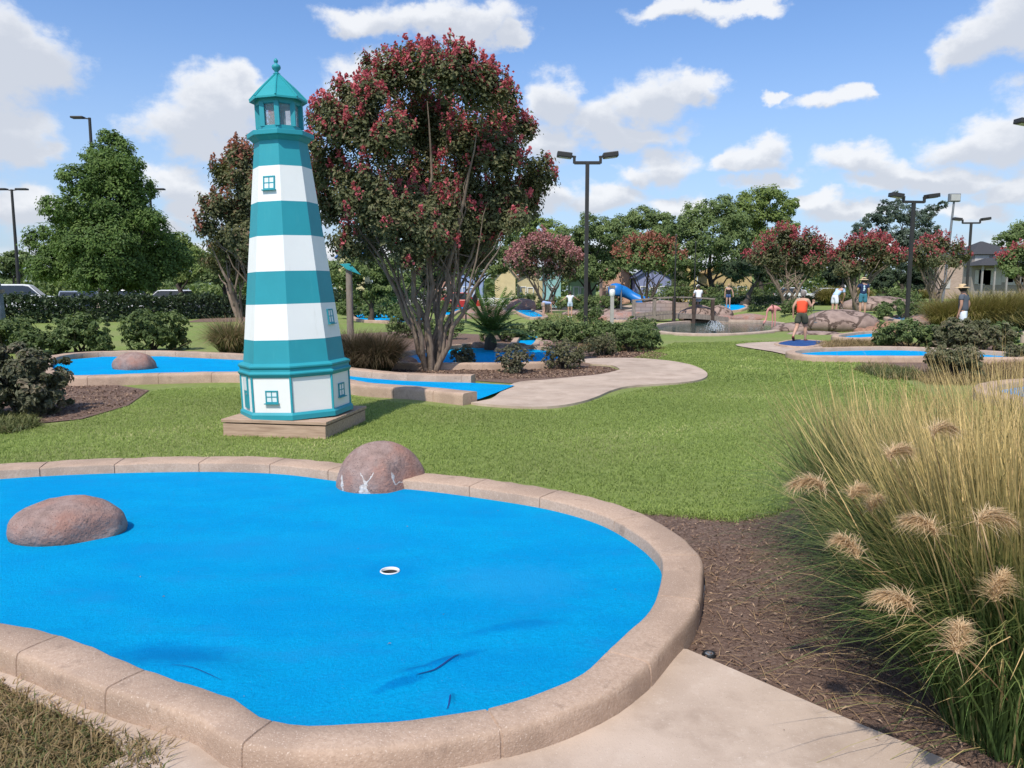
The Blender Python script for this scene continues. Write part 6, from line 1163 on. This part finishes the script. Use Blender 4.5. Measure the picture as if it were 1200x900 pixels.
# white railing
b0_, b1_ = base(546, 70), base(600, 70); t = thing('railing', 'white railing in front of the pale blue cottage', 'railing', b0_); mb = MB()
for z in (.35, .95): mb.box(((b0_[0] + b1_[0]) / 2, 70, z), (b1_[0] - b0_[0], .06, .10))
mb.build('rail', M['white'], t)
for k in range(6): MB().box((b0_[0] + (b1_[0] - b0_[0]) * k / 5, 70, .55), (.14, .14, 1.1)).build('rail_post', M['white'], t)
mb = MB()
for k in range(34):
    if k % 7: mb.box((b0_[0] + (b1_[0] - b0_[0]) * k / 34, 70, .65), (.05, .03, .56))
mb.build('balusters', M['white'], t)
# ------------------------------------------------------------------ vehicles
def vehicle(name, label, cat, b, rz, paintm, L=4.6, Wd=1.8, Hh=1.5, suv=False, sc=1.0):
    t = thing(name, label, cat, b, 'parked vehicles', rz); h = Hh; hb = h * (.58 if suv else .56); gc = .22
    low = [(-L / 2, gc + .15), (-L / 2, hb - .08), (-L / 2 + .08, hb), (-L * .30, hb + .04), (L * .22, hb + .03), (L / 2 - .25, hb - .10), (L / 2, hb - .28), (L / 2, gc + .12), (L / 2 - .1, gc), (-L / 2 + .1, gc)]
    cab = [(-L * .48 if suv else -L * .36, hb + .02), (-L * .45 if suv else -L * .25, h - .06), (-L * .40 if suv else -L * .17, h), (L * .02, h), (L * .10, h - .07), (L * .26, hb + .02)]
    def extr(poly, w0, w1, y0=None):
        p = np.array(poly); n = len(p); mb = MB(); zmin, zmax = p[:, 1].min(), p[:, 1].max(); vs = []
        for s in (-1, 1):
            for x, z in poly: u = (z - zmin) / (zmax - zmin); vs.append((x, s * (w0 + (w1 - w0) * u) / 2, z))
        A = 0.5 * np.sum(p[:, 0] * np.roll(p[:, 1], -1) - np.roll(p[:, 0], -1) * p[:, 1]); f0 = tuple(range(n)); f1 = tuple(range(n, 2 * n))
        fs = [f0 if A > 0 else f0[::-1], f1[::-1] if A > 0 else f1] + [((k, n + k, n + (k + 1) % n, (k + 1) % n) if A > 0 else (k, (k + 1) % n, n + (k + 1) % n, n + k)) for k in range(n)]; return mb.add(vs, fs)
    extr(low, Wd * .98, Wd * .96).build('body', paintm, t, local=True, bevel=.07); cb = extr(cab, Wd * .90, Wd * .74).build('cabin', paintm, t, local=True, bevel=.05)
    q = [(x * .93 - .02, hb + .05 + (z - hb) * .82) for x, z in cab]; extr(q, Wd * .905, Wd * .78).build('side_window', M['glass_dark'], t, local=True)
    (xa, za), (xb, zb) = cab[4], cab[5]; ys = Wd * .36
    MB().add([(xb + .02, -ys * 1.15, zb + .05), (xb + .02, ys * 1.15, zb + .05), (xa + .04, ys * .95, za - .02), (xa + .04, -ys * .95, za - .02)], [(0, 1, 2, 3)]).build('windscreen', M['glass_dark'], t, local=True)
    (xa, za), (xb, zb) = cab[1], cab[0]; MB().add([(xb - .04, -ys * 1.1, zb + .1), (xb - .04, ys * 1.1, zb + .1), (xa - .04, ys * .9, za - .03), (xa - .04, -ys * .9, za - .03)], [(3, 2, 1, 0)]).build('rear_window', M['glass_dark'], t, local=True)
    for sx in (-.31, .31):
        for sy in (-1, 1):
            mb = MB(); mb.lathe([(.20, -.1), (.33, -.1), (.34, -.06), (.34, .06), (.33, .1), (.20, .1)], 20); mb.v = [np.stack([v[:, 0] + sx * L, v[:, 2] + sy * (Wd / 2 - .09), v[:, 1] + .34], 1) for v in mb.v]; wh = mb.build('wheel', M['rubber'], t, local=True, smooth=True)
            mb = MB(); mb.lathe([(.001, -.09), (.20, -.08), (.21, 0), (.20, .08), (.001, .09)], 16); mb.v = [np.stack([v[:, 0] + sx * L, v[:, 2] + sy * (Wd / 2 - .075), v[:, 1] + .34], 1) for v in mb.v]; mb.build('rim', M['polegrey'], wh, local=True, smooth=True)
    for sy in (-1, 1):
        MB().box((L / 2 - .04, sy * Wd * .36, hb - .22), (.14, .36, .14)).build('headlight', M['chrome'], t, local=True, bevel=.02); MB().box((-L / 2 + .02, sy * Wd * .40, hb - .16), (.08, .22, .22)).build('tail_light', paint('tail_red', (.4, .02, .02), .3), t, local=True, bevel=.02); MB().box((L * .20, sy * (Wd / 2 + .08), hb + .10), (.12, .16, .13)).build('mirror', paintm, t, local=True, bevel=.03)
CW = mat_flat('white_car_paint', (.75, .75, .75), .2, spec=.6); CS = mat_flat('silver_car_paint', (.42, .43, .45), .22, .4, spec=.6); CR = mat_flat('red_car_paint', (.42, .025, .018), .25, spec=.6)
vehicle('van', 'white van parked behind the hedge at the frame edge', 'van', base(30, 62), R(20), CW, 5.0, 1.95, 2.15, True)
vehicle('car', 'silver car parked next to the white van', 'car', base(82, 64), R(-62), CS, 4.5, 1.8, 1.62)
vehicle('car', 'dark blue car parked farther along behind the hedge', 'car', base(104, 70), R(-75), mat_flat('navy_car_paint', (.03, .045, .08), .22), 4.5, 1.8, 1.6)
vehicle('car', 'white car under the shade tree, first past its trunk', 'car', base(158, 66), R(8), CW, 4.6, 1.8, 1.72, True); vehicle('car', 'white car under the shade tree, second past its trunk', 'car', base(196, 70), R(170), CW, 4.6, 1.8, 1.72, True)
vehicle('car', 'red car parked under the trees by the coral cottage', 'car', base(534, 68), R(176), CR, 4.6, 1.8, 1.5); vehicle('car', 'white car seen between the leaning trunks', 'car', base(488, 72), R(5), CW, 4.6, 1.8, 1.6, True)
vehicle('car', 'white car behind the trunks of the broad red myrtle', 'car', base(930, 96), R(10), CW, 4.6, 1.8, 1.6); vehicle('car', 'white car behind the person in pale blue', 'car', base(965, 98), R(178), CW, 4.6, 1.8, 1.55)
# small things in the near mulch
b = G(831, 770, .0); t = thing('drain_cap', 'round black drain cap in the mulch by the path corner', 'drain cap', b); MB().lathe([(.030, -.02), (.032, .012), (.026, .022), (.020, .018)], 18).build('ring', M['black'], t, local=True, smooth=True); MB().lathe([(.02, .017), (.012, .021), (.001, .02)], 14).build('lid', M['polegrey'], t, local=True, smooth=True)
ed = catmull([G(x, y, .0) for x, y in ((824, 690), (820, 712), (810, 735), (797, 755), (786, 768))], False, .05); ed[:, 2] = .012
setp(MB().tube(ed, .011, 8).build('edging_strip', paint('pale_edging', (.55, .52, .48)), origin=ed[0], smooth=True), 'thin pale edging strip curving round the kerb of the big green', 'edging')
# ------------------------------------------------------------------ light, sky, camera
SUN_AZ = R(24); SUN_EL = R(54)
S = np.array([-math.sin(SUN_AZ) * math.cos(SUN_EL), -math.cos(SUN_AZ) * math.cos(SUN_EL), math.sin(SUN_EL)])
ld = bpy.data.lights.new('sun', 'SUN'); ld.energy = 4.0; ld.angle = R(.53); ld.color = (1.0, .93, .82); lo = bpy.data.objects.new('sun', ld); COL.objects.link(lo); lo.rotation_euler = Vector(S).to_track_quat('Z', 'Y').to_euler(); lo.location = (0, 0, 30)
w = bpy.data.worlds.new('World'); SC.world = w; w.use_nodes = True; nt = w.node_tree; nt.nodes.clear(); out = nt.nodes.new('ShaderNodeOutputWorld'); bg = nt.nodes.new('ShaderNodeBackground'); nt.links.new(bg.outputs[0], out.inputs[0]); bg.inputs[1].default_value = 0.14
sky = nt.nodes.new('ShaderNodeTexSky'); sky.sky_type = 'NISHITA'; sky.sun_disc = False; sky.sun_elevation = SUN_EL; sky.sun_rotation = math.atan2(S[0], S[1]); sky.air_density = 1.0; sky.dust_density = 1.2; sky.ozone_density = 1.6
CLD = [(30, 60, 66, 46), (-10, 45, 60, 55), (-60, 80, 80, 50), (-5, 148, 60, 42), (38, 172, 34, 20), (15, 240, 60, 26), (255, 122, 66, 38), (215, 145, 56, 36), (292, 108, 32, 30), (245, 165, 60, 22), (205, 212, 60, 26), (235, 240, 46, 20), (180, 262, 60, 16), (435, 85, 56, 34), (395, 110, 40, 26), (430, 22, 64, 20), (560, 34, 66, 26), (500, 12, 70, 20), (606, 50, 24, 14), (645, 118, 36, 36), (700, 138, 62, 32), (762, 112, 58, 34), (815, 106, 34, 22), (740, 152, 70, 20), (640, 165, 46, 30), (782, 192, 52, 26), (738, 204, 36, 18), (885, 186, 40, 20), (858, 192, 24, 13), (962, 122, 38, 14), (908, 119, 17, 9), (998, 112, 18, 13), (1160, 44, 52, 34), (1206, 28, 60, 44), (1128, 60, 30, 17), (1140, 160, 50, 28), (1196, 160, 56, 34), (1005, 188, 54, 20), (1062, 200, 56, 17), (1105, 212, 56, 18), (1030, 216, 46, 15), (1170, 226, 50, 17), (958, 240, 44, 14), (700, 236, 62, 22), (640, 228, 50, 28), (800, 240, 56, 15), (1000, 252, 50, 14), (1130, 252, 60, 14), (900, 214, 44, 12), (800, 4, 66, 14), (872, -2, 44, 10), (330, 250, 80, 24), (560, 250, 80, 30), (1260, 120, 60, 40), (1300, 200, 80, 40), (-120, 200, 90, 50), (600, 300, 700, 22)]
def pxang(px, py): d = ray(px, py); d = d / np.linalg.norm(d); return math.atan2(d[0], d[1]), math.asin(d[2])
extra = [(a, e, .20 + .1 * rnd.random(), .09 + .05 * rnd.random()) for a, e in ((-1.2, .35), (-1.6, .6), (1.1, .4), (1.5, .55), (2.2, .35), (2.8, .6), (-2.3, .4), (-2.8, .25), (.3, .95), (-.7, 1.0), (1.9, .9))]
gr = bpy.data.node_groups.new('cloud_field', 'ShaderNodeTree'); gr.interface.new_socket('P', in_out='INPUT', socket_type='NodeSocketVector'); gr.interface.new_socket('D', in_out='OUTPUT', socket_type='NodeSocketFloat')
gi = gr.nodes.new('NodeGroupInput'); go = gr.nodes.new('NodeGroupOutput'); cur = None
for k, c in enumerate(CLD + extra):
    if k < len(CLD): a, e = pxang(c[0], c[1]); ra = max(c[2], 8) / F * .93; re = max(c[3], 6) / F * .90
    else: a, e, ra, re = c
    m = gr.nodes.new('ShaderNodeVectorMath'); m.operation = 'MULTIPLY_ADD'; gr.links.new(gi.outputs[0], m.inputs[0]); m.inputs[1].default_value = (1 / ra, 1 / re, 0); m.inputs[2].default_value = (-a / ra, -e / re, 0)
    l = gr.nodes.new('ShaderNodeVectorMath'); l.operation = 'LENGTH'; gr.links.new(m.outputs[0], l.inputs[0])
    if cur is None: cur = l.outputs['Value']
    else:
        q = gr.nodes.new('ShaderNodeMath'); q.operation = 'SMOOTH_MIN'; q.inputs[2].default_value = .25; gr.links.new(cur, q.inputs[0]); gr.links.new(l.outputs['Value'], q.inputs[1]); cur = q.outputs[0]
q = gr.nodes.new('ShaderNodeMath'); q.operation = 'SUBTRACT'; q.inputs[0].default_value = 1.0; gr.links.new(cur, q.inputs[1]); gr.links.new(q.outputs[0], go.inputs[0])
tc = nt.nodes.new('ShaderNodeTexCoord'); nrm = nt.nodes.new('ShaderNodeVectorMath'); nrm.operation = 'NORMALIZE'; nt.links.new(tc.outputs['Generated'], nrm.inputs[0]); dv = nrm.outputs[0]
sp = nt.nodes.new('ShaderNodeSeparateXYZ'); nt.links.new(dv, sp.inputs[0]); az = math_(nt, 'ARCTAN2', sp.outputs[0], sp.outputs[1]); el = math_(nt, 'ARCSINE', sp.outputs[2])
cb = nt.nodes.new('ShaderNodeCombineXYZ'); nt.links.new(az, cb.inputs[0]); nt.links.new(el, cb.inputs[1]); P0 = cb.outputs[0]
def wnoise(scale, detail, rough, off=0.0):
    mp = nt.nodes.new('ShaderNodeMapping'); mp.inputs['Location'].default_value = (off, off * .7, 0); mp.inputs['Scale'].default_value = (1, 1.35, 1); nt.links.new(P0, mp.inputs[0])
    n = nt.nodes.new('ShaderNodeTexNoise'); n.inputs['Scale'].default_value = scale; n.inputs['Detail'].default_value = detail; n.inputs['Roughness'].default_value = rough; nt.links.new(mp.outputs[0], n.inputs['Vector']); return n
wn = wnoise(9.0, 7.0, .58); sub_ = nt.nodes.new('ShaderNodeVectorMath'); sub_.operation = 'MULTIPLY_ADD'; nt.links.new(wn.outputs['Color'], sub_.inputs[0]); sub_.inputs[1].default_value = (.13, .09, 0); sub_.inputs[2].default_value = (-.065, -.045, 0)
ad = nt.nodes.new('ShaderNodeVectorMath'); ad.operation = 'ADD'; nt.links.new(P0, ad.inputs[0]); nt.links.new(sub_.outputs[0], ad.inputs[1])
def field(off):
    v = ad.outputs[0]
    if off: a2 = nt.nodes.new('ShaderNodeVectorMath'); a2.operation = 'ADD'; nt.links.new(v, a2.inputs[0]); a2.inputs[1].default_value = (off[0], off[1], 0); v = a2.outputs[0]
    gn = nt.nodes.new('ShaderNodeGroup'); gn.node_tree = gr; nt.links.new(v, gn.inputs[0]); return gn.outputs[0]
fb = wnoise(26.0, 8.0, .62, 3.1).outputs['Fac']; f0 = field(None); f1 = field((-.008, .020))
dens = math_(nt, 'ADD', f0, math_(nt, 'MULTIPLY', math_(nt, 'SUBTRACT', fb, .5), 1.15)); mask = maprange(nt, dens, -.12, .48)
dens1 = math_(nt, 'ADD', f1, math_(nt, 'MULTIPLY', math_(nt, 'SUBTRACT', fb, .5), .7)); shade = maprange(nt, dens1, -.22, .50)
hazeband = maprange(nt, el, .0, .34, .55, .0)
skyc = mix(nt, 1.0, sky.outputs[0], (.80, .98, 1.22), 'MULTIPLY'); skyh = mix(nt, hazeband, skyc, (3.6, 4.3, 5.4))
lit = (6.0, 6.1, 6.3); shd = (4.2, 4.45, 4.95)
cc = mix(nt, shade, lit, shd); fin = mix(nt, math_(nt, 'MULTIPLY', mask, .94), skyh, cc)
nt.links.new(fin, bg.inputs[0])
cam = bpy.data.cameras.new('camera'); co = bpy.data.objects.new('camera', cam); COL.objects.link(co); co.location = CAM; co.rotation_euler = (R(90) - PITCH, 0, 0); cam.sensor_fit = 'HORIZONTAL'; cam.sensor_width = 36; cam.lens = 36 * F / 1200; cam.clip_start = .05; cam.clip_end = 4000; SC.camera = co
SC.view_settings.view_transform = 'Standard'; SC.view_settings.look = 'None'; SC.view_settings.exposure = 0.15; SC.view_settings.gamma = 1.0; SC.view_settings.use_curve_mapping = False
SC.cycles.max_bounces = 6; SC.cycles.transparent_max_bounces = 6; SC.cycles.diffuse_bounces = 3; SC.cycles.use_denoising = True
